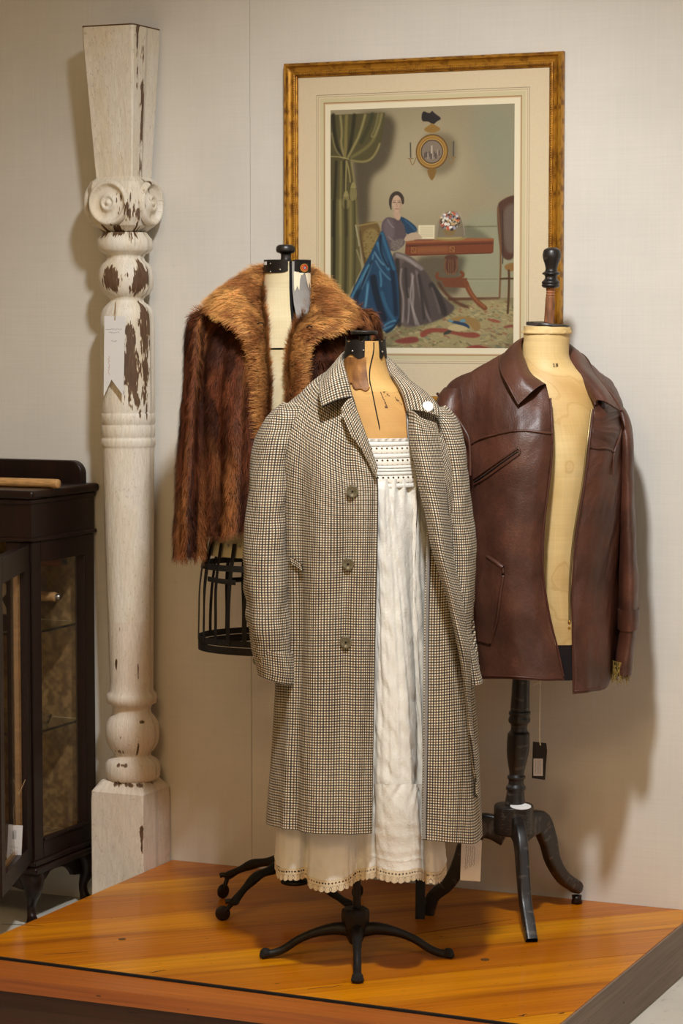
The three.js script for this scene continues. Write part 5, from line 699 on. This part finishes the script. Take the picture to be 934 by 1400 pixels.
  { // patch pocket with slanted top
    const L = [[668, 762], [661, 785], [654, 813], [653, 845], [656, 876]], Rr = [[687, 775], [687, 790], [684, 810], [679, 848], [670, 880]];
    const P = []; for (let i = 0; i < 14; i++) { const a = cr(L, i / 13), b = cr(Rr, i / 13), r = []; for (let j = 0; j < 10; j++) r.push(onBody(lerp(a[0], b[0], j / 9), lerp(a[1], b[1], j / 9), 0.0045)); P.push(r); }
    const pk = part(jk, 'hand_pocket', gridGeo(P, { thick: 0.003, axis: ax }), M.leather, 'slanted hand pocket');
    part(pk, 'pocket_edge', merge([seamOn([[667, 761], [676, 767], [688, 776]], 0.0048, 8), seamOn([[688, 776], [688, 790], [685, 810], [680, 848], [671, 879]], 0.0036, 18), seamOn([[667, 763], [660, 785], [653, 813], [652, 845], [655, 877]], 0.003, 18)]), M.leather);
  }
  part(jk, 'hem_seam', seamOn([[660, 924], [700, 925], [747, 928], [768, 927]], 0.0022, 24), M.leatherEdge);
  part(jk, 'hem_seam', seamOn([[786, 945], [805, 943], [820, 940]], 0.0022, 12), M.leatherEdge);
  const td = (s, a) => (u, v, U, Vv) => a * (fbm(U * 12, Vv * 5, s, 3) - 0.5) + a * 0.5 * (fbm(U * 26 + Vv * 14, Vv * 18, s + 3, 3) - 0.5);
  part(jk, 'sleeve', loft([[622, 531, 12, 0.04, -0.01], [617, 545, 19, 0.055, -0.01], [612, 575, 25, 0.068, -0.008], [613, 640, 31, 0.075, 0.0], [616, 720, 32, 0.075, 0.02], [618, 800, 31, 0.07, 0.04], [620, 860, 30, 0.065, 0.05], [623, 905, 26, 0.055, 0.05]], D, { nu: 70, nv: 90, thick: 0.003, disp: td(191, 0.014) }), M.leather);
  const srg = [[846, 556, 5, 0.03, -0.01], [848, 562, 9, 0.045, -0.01], [851, 580, 12.5, 0.06, -0.006], [853, 615, 13.5, 0.066, 0.0], [854.5, 669, 13.5, 0.066, 0.005], [855.5, 738, 13, 0.062, 0.02], [856, 800, 12.8, 0.058, 0.035], [855.5, 845, 12.2, 0.055, 0.04], [854, 872, 11.5, 0.05, 0.042], [850, 900, 12.5, 0.048, 0.045], [848, 916, 13, 0.046, 0.046]];
  part(jk, 'sleeve', loft(srg, D, { nu: 70, nv: 100, thick: 0.003, disp: td(197, 0.011) }), M.leather);
  part(jk, 'cuff_strap', loft([[856.5, 829, 14.2, 0.06, 0.038, -1], [856.5, 842, 14.4, 0.06, 0.039, -1], [856, 856, 14, 0.058, 0.04, -1.5]], D, { nu: 60, nv: 12, thick: 0.0035 }), M.leather, 'leather strap round the cuff');
  part(jk, 'cuff_strap', loft([[620, 829, 32.5, 0.07, 0.045], [620.5, 856, 32, 0.068, 0.05]], D, { nu: 60, nv: 8, thick: 0.0035 }), M.leather);
  { const r = rng(77), fr = []; for (let i = 0; i < 90; i++) { const a = r() * 6.28, p = A(847.5, 914, D - 0.046).addScaledVector(RT, Math.cos(a) * 11 * m(D)).addScaledVector(TO, Math.sin(a) * 0.04), l = 0.012 + r() * 0.022; fr.push(sweep([p.clone().add(new V3(0, 0.02, 0)), p, p.clone().add(new V3((r() - 0.5) * 0.012, -l * 0.6, (r() - 0.5) * 0.01)), p.clone().add(new V3((r() - 0.5) * 0.02, -l, (r() - 0.5) * 0.02))], q => 0.0016 * (1 - 0.7 * q), { n: 6, k: 4 })); } const f = part(jk, 'frayed_lining', merge(fr), M.fray, 'frayed ochre cuff lining'); f.userData.kind = 'stuff'; }
  const rIn = [[746, 525, 0.108], [729, 512, 0.09], [717.5, 492, 0.055], [712, 468, 0.0], [724, 459, -0.045], [748, 456, -0.066], [769, 466, -0.05], [778, 488, -0.008], [789, 505, 0.03], [802, 525, 0.065], [816, 547, 0.1]];
  const rOut = [[709, 553, 0.135], [697, 530, 0.118], [686, 508, 0.075], [684, 489, 0.01], [700, 481, -0.06], [748, 478, -0.095], [795, 484, -0.07], [815, 514, -0.008], [831, 533, 0.035], [842, 547, 0.07], [850, 562, 0.095]];
  const rMid = rIn.map((p, i) => [lerp(p[0], rOut[i][0], 0.45), lerp(p[1], rOut[i][1], 0.42) - 3, lerp(p[2], rOut[i][2], 0.45) + 0.016]);
  part(jk, 'collar', surf([rIn.map(([x, y, d]) => [x, y + 10, d - 0.006]), rIn, rMid, rOut], D, { nu: 90, nv: 36, thick: 0.004, axis: ax, disp: (u, v, U, Vv) => 0.004 * (fbm(U * 22, Vv * 18, 9, 3) - 0.5) }), M.leather);
  part(jk, 'collar_piping', sweep([...rOut.map(([x, y, d]) => A(x, y, D - d))], 0.0026, { n: 90, k: 8 }), M.leather);
  // black tag on a string
  const tp = A(738, 1040, D - 0.02), tg = thing('price_tag', 'black card tag with white sticker hanging from the leather jacket', 'tag', tp.clone().setY(A(738, 1067, D).y));
  { const w = 19 * m(D), h = 53 * m(D), k = m(D); const sh = new THREE.Shape(); sh.moveTo(-w / 2 - k, -h / 2 + k * 2); sh.lineTo(w / 2 - k * 2, -h / 2); sh.lineTo(w / 2 + k * 0.6, h / 2 - 12 * k); sh.lineTo(w / 2 - k * 0.5, h / 2 - 2 * k); sh.lineTo(-w / 2, h / 2); sh.closePath(); const g = new THREE.ExtrudeGeometry(sh, { depth: 0.001, bevelEnabled: false }); g.rotateY(PSI - 0.1); g.translate(tp.x, tp.y, tp.z); part(tg, 'card', g, M.blackCard);
    const tx = canvasTex(64, 128, (c) => { c.fillStyle = '#d9d6d8'; c.fillRect(0, 0, 64, 128); c.strokeStyle = 'rgba(110,106,116,0.7)'; c.lineWidth = 2; const r = rng(2); for (let i = 0; i < 4; i++) { c.beginPath(); for (let y = 12; y < 116; y += 4) c.lineTo(14 + i * 11 + (r() - 0.5) * 6, y); c.stroke(); } });
    const s = new THREE.BoxGeometry(13 * k, 24 * k, 0.0006); s.translate(-2 * k, -9 * k, 0.0014); s.rotateY(PSI - 0.1); s.translate(tp.x, tp.y, tp.z); part(tg, 'sticker', s, std({ map: tx, roughness: 0.7 }), 'white printed sticker');
    part(tg, 'string', sweep([A(739, 1019, D - 0.022), A(738, 1012, D - 0.022), A(738, 970, D - 0.022), A(738.5, 933, D - 0.022), A(739, 922, D - 0.022)], q => 0.0013 + 0.0002 * Math.sin(q * 90), { n: 90, k: 6 }), M.string); part(tg, 'string_end', sweep([A(729, 937, D - 0.022), A(733, 935, D - 0.022), A(738, 933, D - 0.022)], 0.0015, { n: 8, k: 6 }), M.string); }
}

// ------------------------------------------------------------------ fur jacket on the adjustable wire-skirted form
{
  const D = 5.7, base = A(395, 1243, D).setY(CT), ax = A(393, 600, D);
  const t = thing('dress_form', 'pale panelled dress form with black wire cage skirt, wearing the fur jacket', 'dress form', base);
  // panels with gaps: (angle range, height range) on a bust shape
  const bust = [[393, 356, 31, 0.05, 0.004], [393, 372, 31, 0.05, 0.004], [393, 395, 33, 0.053, 0.005], [393, 415, 42, 0.062, 0.006], [393, 440, 64, 0.08, 0.006], [393, 475, 86, 0.1, 0.004], [393, 520, 92, 0.118, 0.0], [393, 580, 86, 0.122, 0], [392, 660, 84, 0.112, 0], [391, 720, 98, 0.122, 0], [390, 757, 107, 0.132, 0]];
  const ringAt = y => { let i = 0; while (i < bust.length - 2 && bust[i + 1][1] < y) i++; const f = cl((y - bust[i][1]) / (bust[i + 1][1] - bust[i][1])); return bust[i].map((v, q) => lerp(v, bust[i + 1][q], f)); };
  const on = (a, y, off) => { const [cx, , w, h, dc] = ringAt(y); return A(cx, y, D).addScaledVector(RT, Math.cos(a) * (w * m(D) + off)).addScaledVector(TO, dc + Math.sin(a) * (h + off)); };
  const panel = (a0, a1, y0, y1, name, mat, lab) => part(t, name, gridGeo(Array.from({ length: 26 }, (_, i) => Array.from({ length: 22 }, (_, j) => on(lerp(a0, a1, j / 21), lerp(y0, y1, i / 25), 0))), { thick: 0.004, axis: ax }), mat, lab);
  const s0 = 1.40, gap = (y) => 0.1 * Math.min(1, 36 / ringAt(y)[2]);
  panel(s0 + 0.07, Math.PI - 0.05, 358, 475, 'bust_panel', M.formPale); panel(0.12, s0 - 0.06, 358, 475, 'bust_panel', M.formShadeGrey, 'pale cloth bust panel with its shade painted grey'); panel(Math.PI + 0.05, 4.68, 358, 475, 'bust_panel', M.formPale); panel(4.75, 6.22, 358, 475, 'bust_panel', M.formShadeGrey);  // right-hand panels have the shade in their colour
  panel(s0 + 0.05, Math.PI - 0.05, 477.5, 757, 'waist_panel', M.formPale); panel(0.08, s0 - 0.03, 477.5, 757, 'waist_panel', M.formPale); panel(Math.PI + 0.05, 4.68, 477.5, 757, 'waist_panel', M.formPale); panel(4.75, 6.22, 477.5, 757, 'waist_panel', M.formPale);
  part(t, 'inner_frame', loft([[393, 362, 24, 0.04], [393, 420, 30, 0.045], [393, 480, 70, 0.085], [393, 600, 74, 0.1], [391, 750, 94, 0.115]], D, { nu: 40, nv: 40, capA: true, capB: true }), M.dark);
  for (const [a0, a1, lab] of [[s0 + 0.12, Math.PI + 0.02], [0.1, s0 - 0.16], [3.2, 4.6], [4.8, 6.2]]) part(t, 'neck_cap', gridGeo(Array.from({ length: 8 }, (_, i) => Array.from({ length: 18 }, (_, j) => on(lerp(a0, a1, j / 17), lerp(355.5, 373.5 - 3 * Math.pow(Math.abs(j / 17 * 2 - 1), 6), i / 7), 0.002))), { thick: 0.0014, axis: ax }), M.strap, 'black metal neck plate');
  { const tx = canvasTex(64, 64, (c) => { c.fillStyle = '#1c1714'; c.fillRect(0, 0, 64, 64); c.fillStyle = '#b8862c'; c.beginPath(); c.arc(32, 32, 29, 0, 6.3); c.fill(); c.fillStyle = '#b5301c'; c.beginPath(); c.arc(32, 32, 24, 0, 6.3); c.fill(); c.fillStyle = '#8c9aa4'; c.beginPath(); c.arc(34, 32, 9, 0, 6.3); c.fill(); c.strokeStyle = '#c9a04a'; c.lineWidth = 3; c.beginPath(); c.arc(32, 32, 17, 0.5, 4.5); c.stroke(); }); const P = Array.from({ length: 6 }, (_, i) => Array.from({ length: 6 }, (_, j) => on(lerp(1.02, 0.5, j / 5), lerp(360.5, 373, i / 5), 0.0032))); part(t, 'maker_badge', gridGeo(P, { thick: 0.0005, axis: ax, uvUnit: true }), std({ map: tx, roughness: 0.4 }), 'round red and gold badge'); }
  part(t, 'paper_scrap', gridGeo(Array.from({ length: 3 }, (_, i) => Array.from({ length: 5 }, (_, j) => on(lerp(2.55, 2.85, j / 4), lerp(358, 362.5, i / 2), 0.0035))), { thick: 0.0005, axis: ax }), M.paper);
  for (const [a, y] of [[2.3, 361], [1.85, 369], [2.3, 372]]) part(t, 'rivet', ball(on(a, y, 0.004), 0.0018), M.steel);
  part(t, 'torn_cloth', (() => { const r = rng(5), P = [372, 378, 385, 392].map((y, i) => Array.from({ length: 16 }, (_, j) => { const x = j / 15, hgt = [1, 0.9, 0.72, 0.95, 0.4, 0.15, 0.2, 0.1, 0.05, 0.3, 0.75, 0.85, 0.5, 0.9, 0.6, 0.2][j]; return on(lerp(1.28, 0.25, x), lerp(372, 372 + 27 * hgt, i / 3), 0.0015 + 0.001 * r()); })); return gridGeo(P, { thick: 0.0006, axis: ax }); })(), M.torn, 'torn white cloth edge');
  part(t, 'knob', loft([[390, 334.5, 8], [390.5, 336, 11.5], [390.5, 339, 13], [390.5, 343, 13], [390.5, 345.5, 11], [391, 347, 7.5], [391, 352, 7], [391, 358, 8]], D, { nu: 20, nv: 40, capA: true }), M.ebony, 'black turned neck knob');
  // wire cage: vertical steel straps, rings
  const cg = (a, y) => { const k = step(735, 790, y), w = lerp(107, 117, k) + 2 * step(790, 870, y), h = lerp(0.132, 0.15, k); return A(389, y, D).addScaledVector(RT, Math.cos(a) * w * m(D)).addScaledVector(TO, Math.sin(a) * h); };
  const ringBar = (y, hw, off = 0) => gridGeo([y - hw, y + hw].map(yy => Array.from({ length: 60 }, (_, j) => cg(j / 60 * 6.28318, yy))), { closed: true, thick: 0.0016 });
  for (const [y, h] of [[771, 4], [871, 4.2], [881, 5]]) part(t, 'cage_ring', ringBar(y, h), M.strap);
  const rc = rng(31); for (let i = 0; i < 26; i++) { const a = (i + 0.25) / 26 * 6.28318, lean = (rc() - 0.5) * 0.1; part(t, 'cage_strap', sweep([cg(a, 738), cg(a, 760), cg(a + lean * 0.4, 800), cg(a + lean, 840), cg(a + lean, 874)].map((p, q) => q ? p : p.addScaledVector(TO, 0)), [0.006, 0.001], { n: 14, k: 10, e: 6, side: new V3().crossVectors(new V3(0, 1, 0), cg(a, 800).sub(A(389, 800, D))) }), M.strap); }
  for (const [a0, y0, a1, y1] of [[2.65, 787, 2.15, 789], [1.75, 793, 1.3, 795], [4, 800, 4.6, 800]]) part(t, 'cage_link', sweep([cg(a0, y0), cg((a0 + a1) / 2, (y0 + y1) / 2), cg(a1, y1)], [0.001, 0.006], { n: 8, k: 8, side: TO }), M.strap);
  for (const x of [314.5, 330]) part(t, 'rivet', ball(cg(Math.acos((x - 389) / 107), 741), 0.003), M.steel);
  part(t, 'pole', sweep([A(395, 740, D), A(395, 900, D), A(395, 1170, D)], 0.011, { n: 8 }), M.iron);
  part(t, 'hub', loft([[396, 1150, 10], [396, 1160, 15], [397, 1172, 18], [398, 1186, 16], [402, 1200, 14], [403, 1203, 19], [403, 1207, 19], [403, 1209, 12]], D, { nu: 24, nv: 40, capA: true, capB: true }), M.iron);
  const casters = [[[387, 1172, 0], [375, 1177, -0.02], [348, 1181, -0.055], [330, 1188, -0.08], [312, 1197, -0.105]], [[387, 1178, 0], [374, 1188, 0.02], [353, 1197, 0.06], [338, 1211, 0.085], [320, 1233, 0.115]], [[405, 1172, 0], [425, 1178, -0.02], [450, 1184, -0.055], [468, 1191, -0.08], [482, 1200, -0.105]], [[405, 1178, 0], [425, 1193, 0.02], [453, 1219, 0.06], [466, 1229, 0.085], [478, 1237, 0.112]]];
  casters.forEach((pts, i) => {
    const leg = part(t, 'leg', sweep(pts.map(([x, y, d]) => A(x, y, D - d)), q => { const b = 0.0128 - 0.004 * q + 0.0015 * Math.sin(q * 14); return [b, b]; }, { n: 34 }), M.iron);
    const e = pts[4], tip = A(e[0], e[1], D - e[2]), out = RT.clone().multiplyScalar(i < 2 ? -1 : 1), c = tip.clone().addScaledVector(out, i % 2 ? 0.026 : 0.012); c.y = CT + 0.0175;
    part(leg, 'caster_fork', merge([ball(tip, 0.011, 1.2, 0.8, 1), sweep([tip.clone(), tip.clone().addScaledVector(out, 0.012).add(new V3(0, 0.002, 0)), tip.clone().addScaledVector(out, 0.02)], 0.006, { n: 8 }), sweep([tip.clone(), tip.clone().lerp(c, 0.5), c], 0.0055, { n: 8 })]), M.iron);
    part(leg, 'caster_wheel', lathe([[0.0001, -0.006], [0.006, -0.006], [0.0125, -0.005], [0.0165, -0.004], [0.0175, -0.002], [0.0175, 0.002], [0.0165, 0.004], [0.0125, 0.005], [0.006, 0.006], [0.0001, 0.006]], c, i % 2 ? TO.clone().addScaledVector(RT, 0.25) : RT.clone().addScaledVector(TO, 0.9), 28), M.mahogany, 'brown wooden caster wheel');
  });

  // ---- fur jacket: shaped skins with a pile of single hairs
  const fur = thing('fur_jacket', 'short chestnut brown fur jacket with golden collar on the left dress form', 'fur jacket', base.clone().setY(A(300, 770, D).y));
  const body = [
    [[363, 446, 0.088], [358, 430, 0.07], [356, 412, 0.05], [357, 395, 0.02], [361, 380, -0.01], [372, 372, -0.05], [393, 370, -0.06], [412, 374, -0.05], [424, 383, -0.01], [425, 405, 0.02], [422, 423, 0.05], [412, 437, 0.07], [404, 446, 0.088]],
    [[366, 500, 0.122], [350, 495, 0.128], [325, 480, 0.1], [300, 450, 0.05], [285, 425, -0.01], [330, 415, -0.07], [393, 410, -0.09], [450, 415, -0.07], [485, 425, -0.01], [478, 455, 0.05], [455, 480, 0.1], [425, 492, 0.125], [397, 500, 0.122]],
    [[366, 560, 0.135], [345, 560, 0.148], [315, 555, 0.132], [285, 535, 0.07], [264, 452, -0.02], [320, 440, -0.1], [393, 440, -0.11], [460, 445, -0.1], [510, 455, -0.02], [490, 535, 0.07], [460, 555, 0.132], [425, 560, 0.148], [396, 560, 0.135]],
    [[364, 645, 0.142], [345, 645, 0.158], [318, 645, 0.142], [290, 640, 0.08], [270, 620, -0.02], [320, 600, -0.11], [393, 600, -0.12], [460, 605, -0.11], [508, 620, -0.02], [488, 640, 0.08], [460, 645, 0.142], [432, 645, 0.158], [412, 645, 0.142]],
    [[360, 722, 0.15], [345, 724, 0.168], [318, 729, 0.152], [291, 733, 0.09], [272, 722, -0.02], [320, 703, -0.125], [393, 698, -0.135], [460, 705, -0.125], [508, 722, -0.02], [489, 733, 0.09], [462, 729, 0.152], [435, 724, 0.168], [420, 722, 0.15]]];
  const bumps = s => (u, v, U, Vv) => 0.012 * Math.abs(Math.sin(U * 40 + 2 * fbm(U * 6, Vv * 2, 4, 2))) * step(0.1, 0.4, v) - 0.007 + 0.022 * (fbm(U * 11, Vv * 1.2, s, 3) - 0.5) * step(0, 0.2, v) + 0.006 * (fbm(U * 24, Vv * 9, s + 3, 3) - 0.5);
  const gB = surf(body, D, { nu: 130, nv: 70, thick: 0.004, axis: ax, disp: bumps(211) });
  const slL = [[283, 424, 10, 0.04, -0.01], [276, 433, 17, 0.055, -0.01], [271, 455, 20, 0.07, -0.006], [269, 500, 20, 0.075, 0.004], [267.5, 560, 21.5, 0.075, 0.025], [265.5, 640, 23.5, 0.072, 0.045], [264.5, 700, 24.5, 0.068, 0.055], [263, 755, 24, 0.06, 0.058]];
  const slR = [[488, 424, 10, 0.04, -0.01], [497, 431, 16, 0.05, -0.01], [503, 455, 18, 0.06, -0.005], [508, 520, 19, 0.07, 0.0], [510, 620, 21, 0.07, 0.03], [512, 700, 22, 0.066, 0.05], [512, 760, 22, 0.06, 0.055]];
  const sd = s => (u, v, U, Vv) => 0.012 * Math.abs(Math.sin(u * 15.7 + 1.5 * fbm(U * 6, Vv * 3, 5, 2))) - 0.013 + 0.022 * (fbm(U * 11, Vv * 2, s, 3) - 0.5) + 0.007 * (fbm(U * 24, Vv * 9, s + 3, 3) - 0.5);
  const gL = loft(slL, D, { nu: 60, nv: 70, thick: 0.004, disp: sd(221) }), gR = loft(slR, D, { nu: 60, nv: 70, thick: 0.004, disp: sd(227) });
  const cIn = [[366, 600, 0.15], [366, 540, 0.142], [365, 486, 0.128], [362, 446, 0.1], [356, 416, 0.06], [359, 385, 0.01], [372, 368, -0.05], [393, 364, -0.065], [412, 368, -0.05], [424, 383, 0.0], [422, 423, 0.055], [406, 445, 0.1], [396, 480, 0.128], [396, 540, 0.142], [400, 600, 0.15]];
  const cOut = [[354, 600, 0.158], [352, 540, 0.152], [349, 485, 0.145], [333, 448, 0.135], [304, 432, 0.092], [287, 412, 0.02], [330, 385, -0.08], [393, 378, -0.1], [440, 388, -0.08], [482, 420, 0.0], [482, 440, 0.085], [450, 453, 0.135], [416, 470, 0.145], [411, 540, 0.152], [414, 600, 0.158]];
  const cMid = cIn.map((p, i) => { const k = Math.sin(Math.PI * cl((i - 1) / 12)); return [lerp(p[0], cOut[i][0], 0.5), lerp(p[1], cOut[i][1], 0.46) - 7 * k, lerp(p[2], cOut[i][2], 0.5) + 0.012 + 0.016 * k]; });
  const gC = surf([cIn.map(([x, y, d]) => [x + (x < 393 ? -2 : 2), y + 8, d - 0.02]), cIn, cMid, cOut], D, { nu: 130, nv: 34, thick: 0.006, axis: ax, disp: (u, v, U, Vv) => 0.008 * (fbm(U * 16, Vv * 14, 229, 3) - 0.5) });
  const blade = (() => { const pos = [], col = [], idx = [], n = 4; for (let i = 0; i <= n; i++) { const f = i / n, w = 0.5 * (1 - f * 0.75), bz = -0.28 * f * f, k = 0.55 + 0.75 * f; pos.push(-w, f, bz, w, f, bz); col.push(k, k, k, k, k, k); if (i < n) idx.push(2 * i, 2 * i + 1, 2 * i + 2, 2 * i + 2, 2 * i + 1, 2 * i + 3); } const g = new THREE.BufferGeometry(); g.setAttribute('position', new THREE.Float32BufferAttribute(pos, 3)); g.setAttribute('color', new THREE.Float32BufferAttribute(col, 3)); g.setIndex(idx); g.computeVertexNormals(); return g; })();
  const r = rng(99);
  function pile(parent, g, count, len, flow, colour) {
    const G = g.grid, N = g.gridN, nv = G.length, nu = G[0].length, closed = g === gL || g === gR, im = new THREE.InstancedMesh(blade, M.hair, count), acc = []; let s = 0;
    for (let i = 0; i < nv - 1; i++) for (let j = 0; j < (closed ? nu : nu - 1); j++) { const a = G[i][j], b = G[i][(j + 1) % nu], c = G[i + 1][j]; const fr = N[i][j].dot(TO) > -0.35 ? 1 : 0.3; s += a.distanceTo(b) * a.distanceTo(c) * fr; acc.push([s, i, j]); }
    const M4 = new THREE.Matrix4(), base0 = baseOf.get(parent), C = new THREE.Color();
    for (let q = 0; q < count; q++) {
      const x = r() * s; let lo = 0, hi = acc.length - 1; while (lo < hi) { const md = (lo + hi) >> 1; if (acc[md][0] < x) lo = md + 1; else hi = md; }
      const [, i, j] = acc[lo], f = r(), h = r(), j2 = (j + 1) % nu, p = G[i][j].clone().multiplyScalar((1 - f) * (1 - h)).addScaledVector(G[i][j2], f * (1 - h)).addScaledVector(G[i + 1][j], (1 - f) * h).addScaledVector(G[i + 1][j2], f * h), n = N[i][j];
      const v = (i + h) / (nv - 1), u = (j + f) / (closed ? nu : nu - 1), sdw = G[i][j2].clone().sub(G[i][j]).normalize(), down = G[i + 1][j].clone().sub(G[i][j]).normalize();
      const cl1 = (vn(u * 60, v * 34, 5) - 0.5) * 1.2, fd = flow(u, v, sdw, down), d = fd.clone().addScaledVector(n, 0.34 + 0.4 * r() + 0.5 * (vn(u * 70, v * 40, 15) - 0.5)).addScaledVector(sdw, (r() - 0.5) * 0.4 + cl1 * 0.7).add(new V3((r() - 0.5) * 0.25, (r() - 0.5) * 0.25, (r() - 0.5) * 0.25)).normalize();
      const L = len * (0.6 + 0.7 * r()), wid = 0.0012, xA = new V3().crossVectors(d, n).normalize(), zA = new V3().crossVectors(xA, d).normalize();
      M4.makeBasis(xA.multiplyScalar(wid), d.clone().multiplyScalar(L), zA.multiplyScalar(L)).setPosition(p.sub(base0)); im.setMatrixAt(q, M4);
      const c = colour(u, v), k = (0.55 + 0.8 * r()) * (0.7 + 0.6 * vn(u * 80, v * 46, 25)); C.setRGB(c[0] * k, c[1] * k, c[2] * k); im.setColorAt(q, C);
    }
    im.name = 'fur_pile'; im.castShadow = im.receiveShadow = true; im.userData.kind = 'stuff'; parent.add(im); baseOf.set(im, base0);
  }
  const dk = [0.055, 0.017, 0.008], ch = [0.34, 0.125, 0.04], gd = [0.66, 0.33, 0.1], rd = [0.2, 0.055, 0.02];
  const bodyCol = s => (u, v) => { const st = fbm(u * s, v * 2.2, 3, 2), q = fbm(u * s * 2.6, v * 7, 9, 2); return mix3(mix3(dk, ch, step(0.36, 0.66, st)), rd, step(0.45, 0.7, q) * 0.6); };
  const collarCol = (u, v) => { const q = fbm(u * 22, v * 5, 21, 2), e = step(0.55, 0.95, Math.abs(u - 0.5) * 2); return mix3(mix3(gd, ch, step(0.42, 0.66, q) * 0.9), ch, e * 0.5); };
  const downish = (u, v, sw, dn) => dn.clone().multiplyScalar(1);
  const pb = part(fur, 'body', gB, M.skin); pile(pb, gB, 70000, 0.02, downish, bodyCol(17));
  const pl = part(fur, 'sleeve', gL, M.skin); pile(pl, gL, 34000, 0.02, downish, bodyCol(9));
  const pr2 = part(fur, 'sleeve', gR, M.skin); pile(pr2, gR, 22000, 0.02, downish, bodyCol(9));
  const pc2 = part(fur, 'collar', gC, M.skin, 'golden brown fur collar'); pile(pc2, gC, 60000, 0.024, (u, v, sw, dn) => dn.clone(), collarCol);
  for (const [x, y] of [[356, 441], [423, 446]]) part(fur, 'hook', sweep([A(x - 4, y + 2, D - 0.165), A(x, y, D - 0.168), A(x + 4, y + 1, D - 0.165)], 0.0014, { n: 8, k: 6 }), M.strap);
}

renderer.render(scene, camera);
